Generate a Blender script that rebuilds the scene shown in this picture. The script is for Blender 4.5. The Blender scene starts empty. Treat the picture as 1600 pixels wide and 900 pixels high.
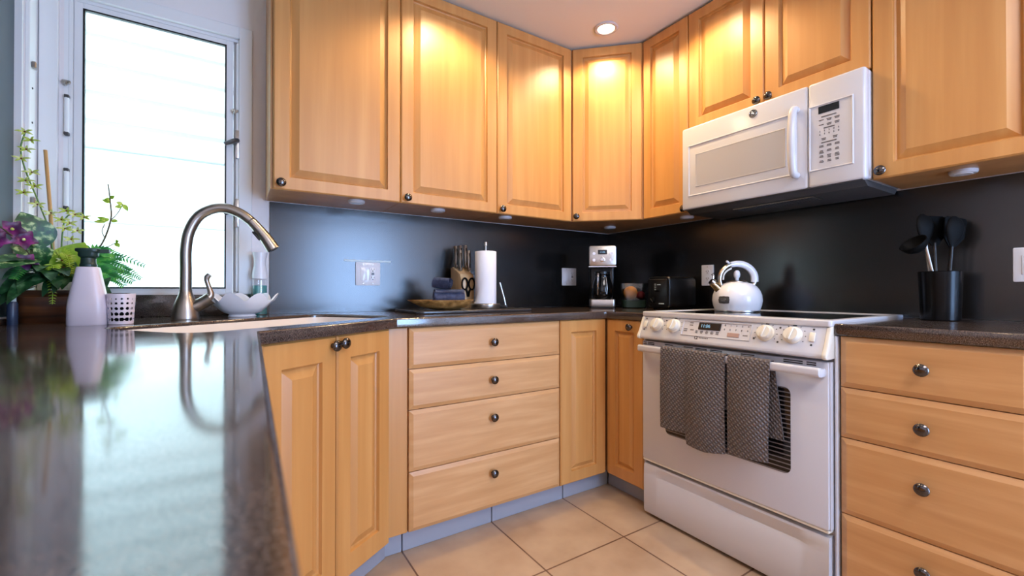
import bpy, bmesh, math, random
from mathutils import Vector, Matrix
random.seed(7)
PI = math.pi
R = math.radians
sc = bpy.context.scene
C = sc.collection

# ------------------------------------------------------------------ camera
cam = bpy.data.cameras.new('camera')
cam.sensor_width = 36.0
cam.lens = 682.03 / 1600 * 36
cam.clip_start = 0.01
cam.dof.use_dof = True
cam.dof.focus_distance = 1.9
cam.dof.aperture_fstop = 4.5
camo = bpy.data.objects.new('camera', cam)
C.objects.link(camo)
camo.location = (-2.2726, -2.2659, 1.0155)
camo.rotation_euler = (R(90.347), 0, R(-32.737))
sc.camera = camo

# ------------------------------------------------------------------ world, light, exposure
sc.view_settings.view_transform = 'Standard'
sc.view_settings.look = 'None'
sc.view_settings.gamma = 1.0
sc.view_settings.exposure = -0.56
w = bpy.data.worlds.new('sky')
sc.world = w
w.use_nodes = True
bg = w.node_tree.nodes['Background']
bg.inputs[0].default_value = (0.72, 0.90, 1.0, 1)
bg.inputs[1].default_value = 8.5
try:
    sc.cycles.use_denoising = True
    sc.cycles.max_bounces = 8
    sc.cycles.transparent_max_bounces = 16
    sc.cycles.sample_clamp_indirect = 6.0
    sc.cycles.caustics_reflective = False
    sc.cycles.caustics_refractive = False
except Exception:
    pass


def area(name, loc, rot, sx, sy, power, col, portal=False):
    l = bpy.data.lights.new(name, 'AREA')
    l.shape = 'RECTANGLE'
    l.size, l.size_y = sx, sy
    l.energy = power
    l.color = col
    o = bpy.data.objects.new(name, l)
    C.objects.link(o)
    o.location = loc
    o.rotation_euler = rot
    if portal:
        l.cycles.is_portal = True
    return o


# daylight enters through the window over the sink and the glass door behind the camera
area('window_portal', (-2.52, 0.12, 1.56), (R(-90), 0, 0), 0.5, 1.1, 1, (1, 1, 1), True)
area('door_portal', (-0.5, -4.88, 1.05), (R(90), 0, 0), 1.5, 2.0, 1, (1, 1, 1), True)
# daylight just outside the glass door
area('door_daylight', (-0.5, -5.25, 1.15), (R(90), 0, 0), 1.6, 2.1, 340, (0.27, 0.50, 1.0))
# added fill light near the ceiling, lifting the whole room
area('room_fill', (-1.35, -3.0, 2.42), (0, 0, 0), 1.2, 0.9, 52, (1.0, 0.92, 0.91))
LAMPS = [(-0.56, -0.55), (-1.41, -0.56), (-0.56, -1.02), (-1.55, -1.75)]
LAMP_W = [50, 50, 50, 9]

# ------------------------------------------------------------------ helpers


def lin(c):
    return tuple(((v / 255) / 12.92 if v / 255 <= 0.04045 else ((v / 255 + 0.055) / 1.055) ** 2.4) for v in c) + (1,)


def mat(name, col, rough=0.5, metal=0.0, **k):
    m = bpy.data.materials.new(name)
    m.use_nodes = True
    b = m.node_tree.nodes['Principled BSDF']
    b.inputs['Base Color'].default_value = lin(col)
    b.inputs['Roughness'].default_value = rough
    b.inputs['Metallic'].default_value = metal
    for kk, v in k.items():
        b.inputs[kk.replace('_', ' ')].default_value = v
    return m


def nodes(m):
    return m.node_tree.nodes, m.node_tree.links, m.node_tree.nodes['Principled BSDF']


def tex_noise(m, scale, mp=(1, 1, 1), detail=4, coord='Object'):
    N, L, b = nodes(m)
    tc = N.new('ShaderNodeTexCoord')
    mpn = N.new('ShaderNodeMapping')
    mpn.inputs['Scale'].default_value = mp
    L.new(tc.outputs[coord], mpn.inputs[0])
    n = N.new('ShaderNodeTexNoise')
    n.inputs['Scale'].default_value = scale
    n.inputs['Detail'].default_value = detail
    L.new(mpn.outputs[0], n.inputs[0])
    return n, mpn


def ramp(m, src, stops):
    N, L, b = nodes(m)
    r = N.new('ShaderNodeValToRGB')
    while len(r.color_ramp.elements) < len(stops):
        r.color_ramp.elements.new(0.5)
    for e, (p, c) in zip(r.color_ramp.elements, stops):
        e.position = p
        e.color = lin(c)
    L.new(src, r.inputs[0])
    return r


def bump(m, src, strength, dist=0.002):
    N, L, b = nodes(m)
    n = N.new('ShaderNodeBump')
    n.inputs['Strength'].default_value = strength
    n.inputs['Distance'].default_value = dist
    L.new(src, n.inputs['Height'])
    L.new(n.outputs[0], b.inputs['Normal'])


def wood(name, mp, c0, c1, c2, rough=0.42):
    m = mat(name, c1, rough)
    N, L, b = nodes(m)
    n, mpn = tex_noise(m, 1.0, mp, 6)
    oi = N.new('ShaderNodeObjectInfo')
    sm = N.new('ShaderNodeVectorMath')
    sm.operation = 'SCALE'
    sm.inputs[0].default_value = (7, 5, 9)
    L.new(oi.outputs['Random'], sm.inputs['Scale'])
    L.new(sm.outputs[0], mpn.inputs['Location'])
    r = ramp(m, n.outputs[0], [(0.3, c0), (0.52, c1), (0.72, c2)])
    L.new(r.outputs[0], b.inputs['Base Color'])
    b.inputs['Coat Weight'].default_value = 0.25
    b.inputs['Coat Roughness'].default_value = 0.32
    return m


M = {}
M['wood_v'] = wood('maple_vertical_grain', (26, 26, 1.2), (190, 133, 71), (197, 141, 78), (205, 151, 88))
M['wood_h'] = wood('maple_horizontal_grain', (3.0, 30, 34), (193, 142, 89), (202, 152, 99), (212, 164, 113))
M['wood_in'] = wood('maple_carcass', (16, 16, 2), (176, 124, 74), (186, 134, 82), (194, 144, 92), 0.45)
M['wall'] = mat('painted_wall', (240, 232, 230), 0.6)
M['ceiling'] = mat('painted_ceiling', (240, 236, 226), 0.7)
M['white'] = mat('white_paint_metal', (238, 236, 236), 0.4)
M['enamel'] = mat('white_enamel', (203, 203, 209), 0.22)
M['enamel2'] = mat('white_plastic', (200, 200, 206), 0.32)
M['cream'] = mat('cream_plastic', (226, 222, 210), 0.35)
M['black'] = mat('black_plastic', (10, 10, 11), 0.3)
M['blackgl'] = mat('black_glass', (6, 6, 7), 0.06)
M['dark'] = mat('dark_gap', (22, 18, 16), 0.6)
M['grey'] = mat('dark_grey_metal', (70, 68, 68), 0.45)
M['ink'] = mat('grey_print', (96, 94, 98), 0.5)
M['inkd'] = mat('dark_print', (40, 40, 44), 0.5)
M['steel'] = mat('brushed_steel', (186, 180, 174), 0.28, 1.0)
M['nickel'] = mat('brushed_nickel', (166, 158, 150), 0.3, 1.0)
M['chrome'] = mat('chrome', (215, 215, 218), 0.12, 1.0)
M['knob'] = mat('dark_polished_metal', (92, 88, 88), 0.14, 1.0)
M['ceramic'] = mat('white_ceramic', (232, 232, 238), 0.15)
M['sink'] = mat('ivory_sink', (236, 226, 218), 0.25)
M['plastic_pump'] = mat('lilac_white_plastic', (226, 214, 224), 0.3)
M['green_dark'] = mat('dark_green_plastic', (30, 52, 46), 0.4)
M['paper'] = mat('paper_towel', (232, 232, 240), 0.9)
M['navy'] = mat('blue_bottle_plastic', (40, 56, 84), 0.35)
M['orange'] = mat('orange_peel', (236, 150, 24), 0.45)
M['plum'] = mat('plum_skin', (110, 22, 34), 0.3)
M['rubber'] = mat('black_rubber', (6, 6, 6), 0.6, Specular_IOR_Level=0.1)
M['crock'] = mat('black_glaze', (5, 5, 6), 0.25, Specular_IOR_Level=0.2)
M['gold'] = mat('warm_metal', (214, 186, 140), 0.22, 1.0)
M['button'] = mat('dull_pink_button', (176, 146, 138), 0.4)

# countertop: dark brown-grey solid surface with fine specks
m = M['counter'] = mat('solid_surface_counter', (66, 58, 56), 0.16, Specular_IOR_Level=0.9)
N, L, b = nodes(m)
n, _ = tex_noise(m, 420, detail=2)
r1 = ramp(m, n.outputs[0], [(0.36, (46, 38, 35)), (0.5, (74, 63, 58)), (0.66, (108, 95, 88))])
n2, _ = tex_noise(m, 7, detail=3)
r2 = ramp(m, n2.outputs[0], [(0.35, (205, 200, 200)), (0.7, (255, 255, 255))])
mx = N.new('ShaderNodeMixRGB')
mx.blend_type = 'MULTIPLY'
mx.inputs[0].default_value = 1
L.new(r1.outputs[0], mx.inputs[1])
L.new(r2.outputs[0], mx.inputs[2])
L.new(mx.outputs[0], b.inputs['Base Color'])
n3, _ = tex_noise(m, 9, detail=4)
mr = N.new('ShaderNodeMapRange')
mr.inputs['To Min'].default_value = 0.05
mr.inputs['To Max'].default_value = 0.13
L.new(n3.outputs[0], mr.inputs[0])
L.new(mr.outputs[0], b.inputs['Roughness'])

m = M['splash'] = mat('dark_laminate', (30, 29, 29), 0.24, Specular_IOR_Level=0.9)
N, L, b = nodes(m)
n, _ = tex_noise(m, 60, detail=6)
r1 = ramp(m, n.outputs[0], [(0.3, (14, 12, 11)), (0.70, (19, 17, 15)), (0.82, (46, 42, 38))])
L.new(r1.outputs[0], b.inputs['Base Color'])

m = M['tile'] = mat('floor_tile', (205, 185, 165), 0.32)
N, L, b = nodes(m)
tc = N.new('ShaderNodeTexCoord')
mp = N.new('ShaderNodeMapping')
mp.inputs['Location'].default_value = (0.883, 0.9725, 0)
L.new(tc.outputs['Object'], mp.inputs[0])
br = N.new('ShaderNodeTexBrick')
br.offset = 0
br.inputs['Scale'].default_value = 1
br.inputs['Brick Width'].default_value = 0.409
br.inputs['Row Height'].default_value = 0.409
br.inputs['Mortar Size'].default_value = 0.0035
br.inputs['Mortar Smooth'].default_value = 0.1
br.inputs['Color1'].default_value = lin((192, 168, 143))
br.inputs['Color2'].default_value = lin((184, 160, 135))
br.inputs['Mortar'].default_value = lin((112, 84, 68))
L.new(mp.outputs[0], br.inputs[0])
n, _ = tex_noise(m, 5, detail=6)
r1 = ramp(m, n.outputs[0], [(0.3, (222, 212, 204)), (0.7, (255, 252, 248))])
mx = N.new('ShaderNodeMixRGB')
mx.blend_type = 'MULTIPLY'
mx.inputs[0].default_value = 1
L.new(br.outputs[0], mx.inputs[1])
L.new(r1.outputs[0], mx.inputs[2])
L.new(mx.outputs[0], b.inputs['Base Color'])
M['kick'] = mat('glazed_toe_kick_tile', (150, 155, 166), 0.25, Specular_IOR_Level=1.0)

m = M['towel'] = mat('grey_waffle_towel', (112, 104, 104), 0.95)
N, L, b = nodes(m)
tc = N.new('ShaderNodeTexCoord')
sx = N.new('ShaderNodeSeparateXYZ')
L.new(tc.outputs['Object'], sx.inputs[0])


def math_n(op, a, c):
    q = N.new('ShaderNodeMath')
    q.operation = op
    for i, v in enumerate((a, c)):
        if v is None:
            continue
        if isinstance(v, (int, float)):
            q.inputs[i].default_value = v
        else:
            L.new(v, q.inputs[i])
    return q.outputs[0]


s1 = math_n('SINE', math_n('MULTIPLY', math_n('ADD', sx.outputs[0], sx.outputs[2]), 400), None)
s2 = math_n('SINE', math_n('MULTIPLY', math_n('SUBTRACT', sx.outputs[0], sx.outputs[2]), 330), None)
hgt = math_n('MULTIPLY', math_n('ADD', s1, 1.0), math_n('ADD', s2, 1.0))
bump(m, hgt, 0.8, 0.0018)
r1 = ramp(m, math_n('MULTIPLY', hgt, 0.25), [(0.0, (90, 83, 83)), (0.7, (128, 120, 119))])
L.new(r1.outputs[0], b.inputs['Base Color'])

m = M['ovenglass'] = mat('striped_oven_glass', (14, 13, 14), 0.12)
N, L, b = nodes(m)
tc = N.new('ShaderNodeTexCoord')
wv = N.new('ShaderNodeTexWave')
wv.bands_direction = 'Z'
wv.inputs['Scale'].default_value = 20.5
L.new(tc.outputs['Object'], wv.inputs[0])
r1 = ramp(m, wv.outputs[0], [(0.78, (16, 14, 15)), (0.9, (120, 116, 118))])
L.new(r1.outputs[0], b.inputs['Base Color'])

m = M['screen'] = mat('lcd_off', (22, 26, 32), 0.15)
m = M['digit'] = mat('lit_digits', (120, 170, 200), 0.5, Emission_Strength=0.7)
m.node_tree.nodes['Principled BSDF'].inputs['Emission Color'].default_value = lin((140, 190, 220))
m = M['lens'] = mat('lamp_lens', (255, 236, 200), 0.5, Emission_Strength=14.0)
m.node_tree.nodes['Principled BSDF'].inputs['Emission Color'].default_value = (1.0, 0.80, 0.52, 1)


def mix_shader(name, parts):
    """parts: list of (node type, settings dict, weight)"""
    m = bpy.data.materials.new(name)
    m.use_nodes = True
    N, L = m.node_tree.nodes, m.node_tree.links
    N.clear()
    out = N.new('ShaderNodeOutputMaterial')
    acc, wacc = None, 0
    for typ, st, wt in parts:
        s = N.new(typ)
        for k, v in st.items():
            s.inputs[k].default_value = v
        if acc is None:
            acc, wacc = s.outputs[0], wt
        else:
            mx = N.new('ShaderNodeMixShader')
            mx.inputs[0].default_value = wt / (wacc + wt)
            L.new(acc, mx.inputs[1])
            L.new(s.outputs[0], mx.inputs[2])
            acc, wacc = mx.outputs[0], wacc + wt
    L.new(acc, out.inputs[0])
    return m


M['frosted'] = mix_shader('textured_window_glass', [
    ('ShaderNodeBsdfTransparent', {'Color': (0.95, 1.0, 1, 1)}, 0.80),
    ('ShaderNodeBsdfTranslucent', {'Color': (0.92, 0.97, 1, 1)}, 0.10),
    ('ShaderNodeBsdfGlossy', {'Roughness': 0.15}, 0.05)])
M['clear'] = mix_shader('clear_glass', [
    ('ShaderNodeBsdfTransparent', {}, 0.9), ('ShaderNodeBsdfGlossy', {'Roughness': 0.03}, 0.1)])
M['smoke'] = mix_shader('smoky_clear_plastic', [
    ('ShaderNodeBsdfTransparent', {'Color': (0.86, 0.87, 0.86, 1)}, 0.88), ('ShaderNodeBsdfGlossy', {'Roughness': 0.08}, 0.12)])
M['teal'] = mix_shader('teal_liquid', [
    ('ShaderNodeBsdfTransparent', {'Color': (0.35, 0.75, 0.75, 1)}, 0.5), ('ShaderNodeBsdfDiffuse', {'Color': (0.18, 0.5, 0.5, 1)}, 0.4),
    ('ShaderNodeBsdfGlossy', {'Roughness': 0.05}, 0.1)])
M['darkpane'] = mat('dark_tinted_pane', (44, 62, 70), 0.3)
M['groove_shade'] = mat('siding_groove_shade', (172, 176, 172), 0.7)  # grey stands in for the shadow lines between siding boards
M['siding'] = mat('pale_siding', (236, 240, 240), 0.6)


def leafmat(name, c0, c1, c2, scale, rough=0.4):
    m = mat(name, c1, rough)
    N, L, b = nodes(m)
    n, _ = tex_noise(m, scale, detail=3)
    r = ramp(m, n.outputs[0], [(0.40, c0), (0.54, c1), (0.66, c2)])
    L.new(r.outputs[0], b.inputs['Base Color'])
    b.inputs['Subsurface Weight'].default_value = 0.0
    return m


M['leaf_var'] = leafmat('variegated_leaf', (14, 62, 26), (36, 96, 40), (176, 200, 140), 55)
M['leaf_dark'] = leafmat('dark_leaf', (16, 52, 26), (32, 80, 42), (84, 120, 84), 40)
M['leaf_lime'] = leafmat('lime_leaf', (130, 170, 40), (160, 196, 60), (196, 214, 96), 30)
M['leaf_fern'] = leafmat('fern_green', (30, 110, 50), (50, 140, 60), (96, 170, 70), 40)
M['petal'] = leafmat('purple_petal', (66, 12, 62), (104, 20, 90), (140, 44, 120), 40)
M['blossom'] = leafmat('pale_lime_blossom', (176, 196, 66), (206, 216, 110), (232, 236, 170), 60)
M['stem'] = mat('green_stem', (96, 130, 50), 0.5)
M['twig'] = mat('brown_twig', (86, 74, 46), 0.6)
M['bamboo'] = mat('bamboo', (196, 148, 90), 0.5)
M['berry'] = mat('red_berry', (130, 20, 30), 0.3)
M['pot'] = wood('brown_pot', (6, 6, 60), (52, 28, 14), (84, 46, 22), (110, 64, 30), 0.3)
M['bowlwood'] = wood('bowl_wood', (30, 30, 50), (110, 74, 30), (168, 120, 62), (204, 158, 96), 0.5)
M['blockwood'] = wood('block_wood', (20, 20, 3), (206, 168, 120), (220, 186, 140), (230, 198, 156), 0.5)
M['cloth'] = leafmat('blue_grey_cloth', (84, 92, 122), (96, 106, 138), (108, 118, 150), 40, 0.95)
M['tray'] = mat('grey_board', (60, 58, 60), 0.2)
M['tape'] = mat('pale_adhesive', (206, 222, 226), 0.4)


def add(bm, sub, mtx=None):
    if mtx is not None:
        bmesh.ops.transform(sub, matrix=mtx, verts=sub.verts)
    me = bpy.data.meshes.new('t')
    sub.to_mesh(me)
    bm.from_mesh(me)
    bpy.data.meshes.remove(me)
    sub.free()
    return bm


def box(x0, x1, y0, y1, z0, z1, bev=0.0, seg=2, bm=None):
    s = bmesh.new()
    bmesh.ops.create_cube(s, size=1)
    for v in s.verts:
        v.co = Vector((x0 + (v.co.x + .5) * (x1 - x0), y0 + (v.co.y + .5) * (y1 - y0), z0 + (v.co.z + .5) * (z1 - z0)))
    if bev > 0:
        bmesh.ops.bevel(s, geom=s.edges[:], offset=bev, segments=seg, affect='EDGES', profile=0.5)
    return add(bm, s) if bm is not None else s


def lathe(prof, n=28, bm=None, mtx=None):
    s = bmesh.new()
    rings = []
    for r, z in prof:
        if r < 1e-6:
            rings.append([s.verts.new((0, 0, z))])
        else:
            rings.append([s.verts.new((r * math.cos(2 * PI * i / n), r * math.sin(2 * PI * i / n), z)) for i in range(n)])
    for a, c in zip(rings, rings[1:]):
        for i in range(n):
            j = (i + 1) % n
            if len(a) == 1 and len(c) == 1:
                continue
            if len(a) == 1:
                s.faces.new((a[0], c[j], c[i]))
            elif len(c) == 1:
                s.faces.new((a[i], a[j], c[0]))
            else:
                s.faces.new((a[i], a[j], c[j], c[i]))
    bmesh.ops.recalc_face_normals(s, faces=s.faces)
    if mtx is not None:
        bmesh.ops.transform(s, matrix=mtx, verts=s.verts)
    return add(bm, s) if bm is not None else s


def smooth_path(pts, k=6):
    P = [Vector(p) for p in pts]
    out = []
    for i in range(len(P) - 1):
        p0, p1, p2, p3 = P[max(i - 1, 0)], P[i], P[i + 1], P[min(i + 2, len(P) - 1)]
        for j in range(k):
            t = j / k
            out.append(0.5 * ((2 * p1) + (p2 - p0) * t + (2 * p0 - 5 * p1 + 4 * p2 - p3) * t * t + (3 * p1 - p0 - 3 * p2 + p3) * t ** 3))
    out.append(P[-1])
    return out


def tube(pts, rad, n=12, k=6, bm=None, sy=1.0):
    """rad: number or list (one per control point)"""
    P = smooth_path(pts, k) if k > 1 else [Vector(p) for p in pts]
    if isinstance(rad, (int, float)):
        rr = [rad] * len(P)
    else:
        rr = []
        for i in range(len(P)):
            f = i / max(len(P) - 1, 1) * (len(rad) - 1)
            a = min(int(f), len(rad) - 2)
            rr.append(rad[a] + (rad[a + 1] - rad[a]) * (f - a))
    s = bmesh.new()
    T = (P[1] - P[0]).normalized()
    up = Vector((0, 0, 1)) if abs(T.z) < 0.9 else Vector((0, 1, 0))
    X = T.cross(up).normalized()
    rings = []
    for i, p in enumerate(P):
        t = (P[min(i + 1, len(P) - 1)] - P[max(i - 1, 0)]).normalized()
        X = (X - t * X.dot(t)).normalized()
        Y = t.cross(X)
        rings.append([s.verts.new(p + X * (rr[i] * math.cos(2 * PI * q / n)) + Y * (rr[i] * sy * math.sin(2 * PI * q / n))) for q in range(n)])
    for a, c in zip(rings, rings[1:]):
        for q in range(n):
            s.faces.new((a[q], a[(q + 1) % n], c[(q + 1) % n], c[q]))
    s.faces.new(rings[0][::-1])
    s.faces.new(rings[-1])
    bmesh.ops.recalc_face_normals(s, faces=s.faces)
    return add(bm, s) if bm is not None else s


def prism(poly, axis, a0, a1, bev=0.0, bm=None, seg=2):
    """poly in the two other axes (x: (y,z), y: (x,z), z: (x,y)) pushed along axis from a0 to a1"""
    s = bmesh.new()

    def P(p, a):
        return {'x': (a, p[0], p[1]), 'y': (p[0], a, p[1]), 'z': (p[0], p[1], a)}[axis]
    A = [s.verts.new(P(p, a0)) for p in poly]
    B = [s.verts.new(P(p, a1)) for p in poly]
    n = len(poly)
    s.faces.new(A[::-1])
    s.faces.new(B)
    for i in range(n):
        s.faces.new((A[i], A[(i + 1) % n], B[(i + 1) % n], B[i]))
    bmesh.ops.recalc_face_normals(s, faces=s.faces)
    if bev > 0:
        bmesh.ops.bevel(s, geom=s.edges[:], offset=bev, segments=seg, affect='EDGES', profile=0.5)
    return add(bm, s) if bm is not None else s


def rrect(x0, x1, y0, y1, r, n=6):
    out = []
    for cx, cy, a in ((x1 - r, y1 - r, 0), (x0 + r, y1 - r, 90), (x0 + r, y0 + r, 180), (x1 - r, y0 + r, 270)):
        for i in range(n + 1):
            t = R(a + 90 * i / n)
            out.append((cx + r * math.cos(t), cy + r * math.sin(t)))
    return out


def loft(loops, cap0=True, cap1=True, bm=None):
    s = bmesh.new()
    V = [[s.verts.new(p) for p in lp] for lp in loops]
    n = len(V[0])
    for a, c in zip(V, V[1:]):
        for i in range(n):
            s.faces.new((a[i], a[(i + 1) % n], c[(i + 1) % n], c[i]))
    if cap0:
        s.faces.new(V[0][::-1])
    if cap1:
        s.faces.new(V[-1])
    bmesh.ops.recalc_face_normals(s, faces=s.faces)
    return add(bm, s) if bm is not None else s


def rings_front(w_, h_, rings):
    """rectangular front seen from -y; rings: (inset_x, inset_z, y) from the back edge to the middle"""
    s = bmesh.new()
    V = []
    for ix, iz, y in rings:
        V.append([s.verts.new(p) for p in ((ix, y, iz), (w_ - ix, y, iz), (w_ - ix, y, h_ - iz), (ix, y, h_ - iz))])
    s.faces.new(V[0][::-1])
    for a, c in zip(V, V[1:]):
        for i in range(4):
            s.faces.new((a[i], a[(i + 1) % 4], c[(i + 1) % 4], c[i]))
    s.faces.new(V[-1])
    bmesh.ops.recalc_face_normals(s, faces=s.faces)
    return s


def obj(name, bm, material, parent=None, loc=None, ang=35):
    me = bpy.data.meshes.new(name)
    bm.to_mesh(me)
    bm.free()
    for p in me.polygons:
        p.use_smooth = True
    me.set_sharp_from_angle(angle=R(ang))
    me.materials.append(M[material] if isinstance(material, str) else material)
    o = bpy.data.objects.new(name, me)
    C.objects.link(o)
    if parent is not None:
        o.parent = parent
    if loc is not None:
        o.location = loc
    return o


def tag(o, label, cat, group=None):
    o['label'] = label
    o['category'] = cat
    if group:
        o['group'] = group
    return o


def thing(name, label, cat, loc=(0, 0, 0), rotz=0.0, group=None):
    o = bpy.data.objects.new(name, None)
    o.empty_display_size = 0.05
    C.objects.link(o)
    o.location = loc
    o.rotation_euler = (0, 0, rotz)
    return tag(o, label, cat, group)


def struct(name, bm, material, parent=None):
    o = obj(name, bm, material, parent)
    o['kind'] = 'structure'
    return o


def dup(root, loc, rotz, label, group=None):
    def cp(o, par):
        c = o.copy()
        C.objects.link(c)
        c.parent = par
        for ch in o.children:
            cp(ch, c)
        return c
    r = cp(root, None)
    r.location = loc
    r.rotation_euler = (0, 0, rotz)
    r['label'] = label
    if group:
        r['group'] = group
    return r


def text_bm(body, size, depth=0.0006):
    """lettering in the local x-z plane facing -y, centred"""
    cu = bpy.data.curves.new('lettering', 'FONT')
    cu.body = body
    cu.size = size
    cu.align_x = 'CENTER'
    cu.align_y = 'CENTER'
    cu.extrude = depth
    to = bpy.data.objects.new('lettering', cu)
    C.objects.link(to)
    dg = bpy.context.evaluated_depsgraph_get()
    me = bpy.data.meshes.new_from_object(to.evaluated_get(dg))
    s = bmesh.new()
    s.from_mesh(me)
    bpy.data.objects.remove(to)
    bpy.data.curves.remove(cu)
    bpy.data.meshes.remove(me)
    bmesh.ops.transform(s, matrix=Matrix.Rotation(R(90), 4, 'X'), verts=s.verts)
    return s


def flat_curve(loops, z0, z1, bev):
    """filled outline with holes, rounded edges"""
    cu = bpy.data.curves.new('slab', 'CURVE')
    cu.dimensions = '2D'
    cu.fill_mode = 'BOTH'
    for lp in loops:
        sp = cu.splines.new('POLY')
        sp.points.add(len(lp) - 1)
        for q, p in zip(sp.points, lp):
            q.co = (p[0], p[1], 0, 1)
        sp.use_cyclic_u = True
    cu.extrude = (z1 - z0) / 2 - bev
    cu.bevel_depth = bev
    cu.bevel_resolution = 3
    cu.offset = -bev
    to = bpy.data.objects.new('slab', cu)
    C.objects.link(to)
    dg = bpy.context.evaluated_depsgraph_get()
    me = bpy.data.meshes.new_from_object(to.evaluated_get(dg))
    s = bmesh.new()
    s.from_mesh(me)
    bpy.data.objects.remove(to)
    bpy.data.curves.remove(cu)
    bpy.data.meshes.remove(me)
    bmesh.ops.translate(s, vec=(0, 0, (z0 + z1) / 2), verts=s.verts)
    return s


FRONT = Matrix.Rotation(R(90), 4, 'X')      # lathe axis z -> pointing to -y


def at(x, y, z):
    return Matrix.Translation((x, y, z))


# ------------------------------------------------------------------ room shell
FZ = -0.018
XL, YF, CZ = -2.87, -4.8, 2.446
struct('floor', box(XL - .1, 0.1, YF - .1, 0.1, FZ - .1, FZ), 'tile')
struct('ceiling', box(XL - .1, 0.1, YF - .1, 0.1, CZ, CZ + .1), 'ceiling')
wx0, wx1, wz0, wz1 = -2.80, -2.242, 1.003, 2.12      # opening of the window above the sink
b_ = box(XL - .1, wx0, 0, .1, FZ, CZ)
box(wx1, 0.1, 0, .1, FZ, CZ, bm=b_)
box(wx0, wx1, 0, .1, FZ, wz0, bm=b_)
box(wx0, wx1, 0, .1, wz1, CZ, bm=b_)
struct('wall_back', b_, 'wall')
struct('wall_right', box(0, .1, YF - .1, 0, FZ, CZ), 'wall')
ly0, ly1, lz0, lz1 = -1.25, -0.112, 0.93, 2.25
b_ = box(XL - .1, XL, ly1, 0, FZ, CZ)
box(XL - .1, XL, YF - .1, ly0, FZ, CZ, bm=b_)
box(XL - .1, XL, ly0, ly1, FZ, lz0, bm=b_)
box(XL - .1, XL, ly0, ly1, lz1, CZ, bm=b_)
struct('wall_left', b_, 'wall')
dx0, dx1 = -1.28, 0.0
dx0, dx1, dz1 = -1.25, -0.02, 2.08
dx0, dx1 = -1.25, -0.08
b_ = box(XL, dx0, YF - .1, YF, FZ, CZ)
box(dx1, 0, YF - .1, YF, FZ, CZ, bm=b_)
box(dx0, dx1, YF - .1, YF, dz1, CZ, bm=b_)
struct('wall_front', b_, 'wall')
d = struct('door_1', box(dx0, dx0 + .06, YF - .07, YF - .02, FZ, dz1), 'white')
b_ = box(dx1 - .06, dx1, YF - .07, YF - .02, FZ, dz1)
box(dx0 + .06, dx1 - .06, YF - .07, YF - .02, dz1 - .06, dz1, bm=b_)
box((dx0 + dx1) / 2 - .03, (dx0 + dx1) / 2 + .03, YF - .07, YF - .02, FZ, dz1 - .06, bm=b_)
obj('door_frame', b_, 'white', d)
obj('pane', box(dx0 + .06, dx1 - .06, YF - .05, YF - .045, FZ, dz1 - .06), 'clear', d)

# toe kick tiles
kz = 0.072
b_ = bmesh.new()
for a, c in ((-1.80, -1.703), (-1.699, -1.293), (-1.289, -.885), (-.881, -.575)):
    box(a, c, -.572, -.55, FZ, kz, .002, 1, b_)
struct('baseboard_back', b_, 'kick')
b_ = bmesh.new()
box(-.5745, -.55, -.872, -.575, FZ, kz, .002, 1, b_)
box(-.5745, -.55, -2.06, -1.66, FZ, kz, .002, 1, b_)
struct('baseboard_right', b_, 'kick')
ang = math.atan2(.298, .431)
b_ = box(-.05, .56, .05, .07, FZ, kz, .002, 1)
bmesh.ops.transform(b_, matrix=at(-2.203, -.938, 0) @ Matrix.Rotation(ang, 4, 'Z'), verts=b_.verts)
struct('baseboard_corner', b_, 'kick')
struct('baseboard_left', box(-2.35, -2.33, -3.2, -1.0, FZ, kz, .002, 1), 'kick')

# window above the sink
win = thing('window_1', '', '', (0, 0, 0))
del win['label'], win['category']
win['kind'] = 'structure'


def frame_bm(x0, x1, z0, z1, t, y0, y1, tb=None, bev=.002):
    tb = t if tb is None else tb
    s = box(x0, x0 + t, y0, y1, z0, z1, bev, 1)
    box(x1 - t, x1, y0, y1, z0, z1, bev, 1, s)
    box(x0 + t, x1 - t, y0, y1, z1 - t, z1, bev, 1, s)
    if tb > 0:
        box(x0 + t, x1 - t, y0, y1, z0, z0 + tb, bev, 1, s)
    return s


b_ = frame_bm(-2.862, -2.197, 1.000, 2.170, .050, -.018, 0.0, 0)
struct('casing', b_, 'white', win)
struct('jamb', frame_bm(wx0, wx1, wz0, wz1, .012, 0.0, .10, .004, 0), 'white', win)
struct('sash_frame', frame_bm(-2.775, -2.268, 1.004, 2.112, .027, .004, .04, .022), 'white', win)
struct('gasket', frame_bm(-2.750, -2.293, 1.024, 2.088, .0062, .003, .0175, .0062, 0), 'black', win)
struct('pane', box(-2.749, -2.294, .018, .022, 1.025, 2.087), 'frosted', win)
struct('mullion_track', box(-2.788, -2.7755, -.002, .03, 1.004, 2.11, .002, 1), 'white', win)
for i, (z0, z1) in enumerate(((1.60, 1.735), (1.325, 1.462))):
    p = obj('hinge_tube', lathe([(0, 0), (.007, 0), (.007, z1 - z0), (0, z1 - z0)], 12, mtx=at(-2.789, -.012, z0)), 'white', win)
    bb = box(-2.796, -2.782, -.020, -.001, z0 - .008, z0 + .004, .002, 1)
    box(-2.796, -2.782, -.020, -.001, z1 - .004, z1 + .008, .002, 1, bb)
    obj('screw_cap', bb, 'grey', p)
struct('frame_filler', box(-2.2675, -2.2535, .022, .06, 1.004, 2.107), 'white', win)
struct('frame_filler', box(-2.788, -2.7755, .031, .06, 1.004, 2.107), 'white', win)
struct('lock_bar', box(-2.258, -2.246, -.008, .02, 1.01, 2.10, .002, 1), 'white', win)
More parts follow.
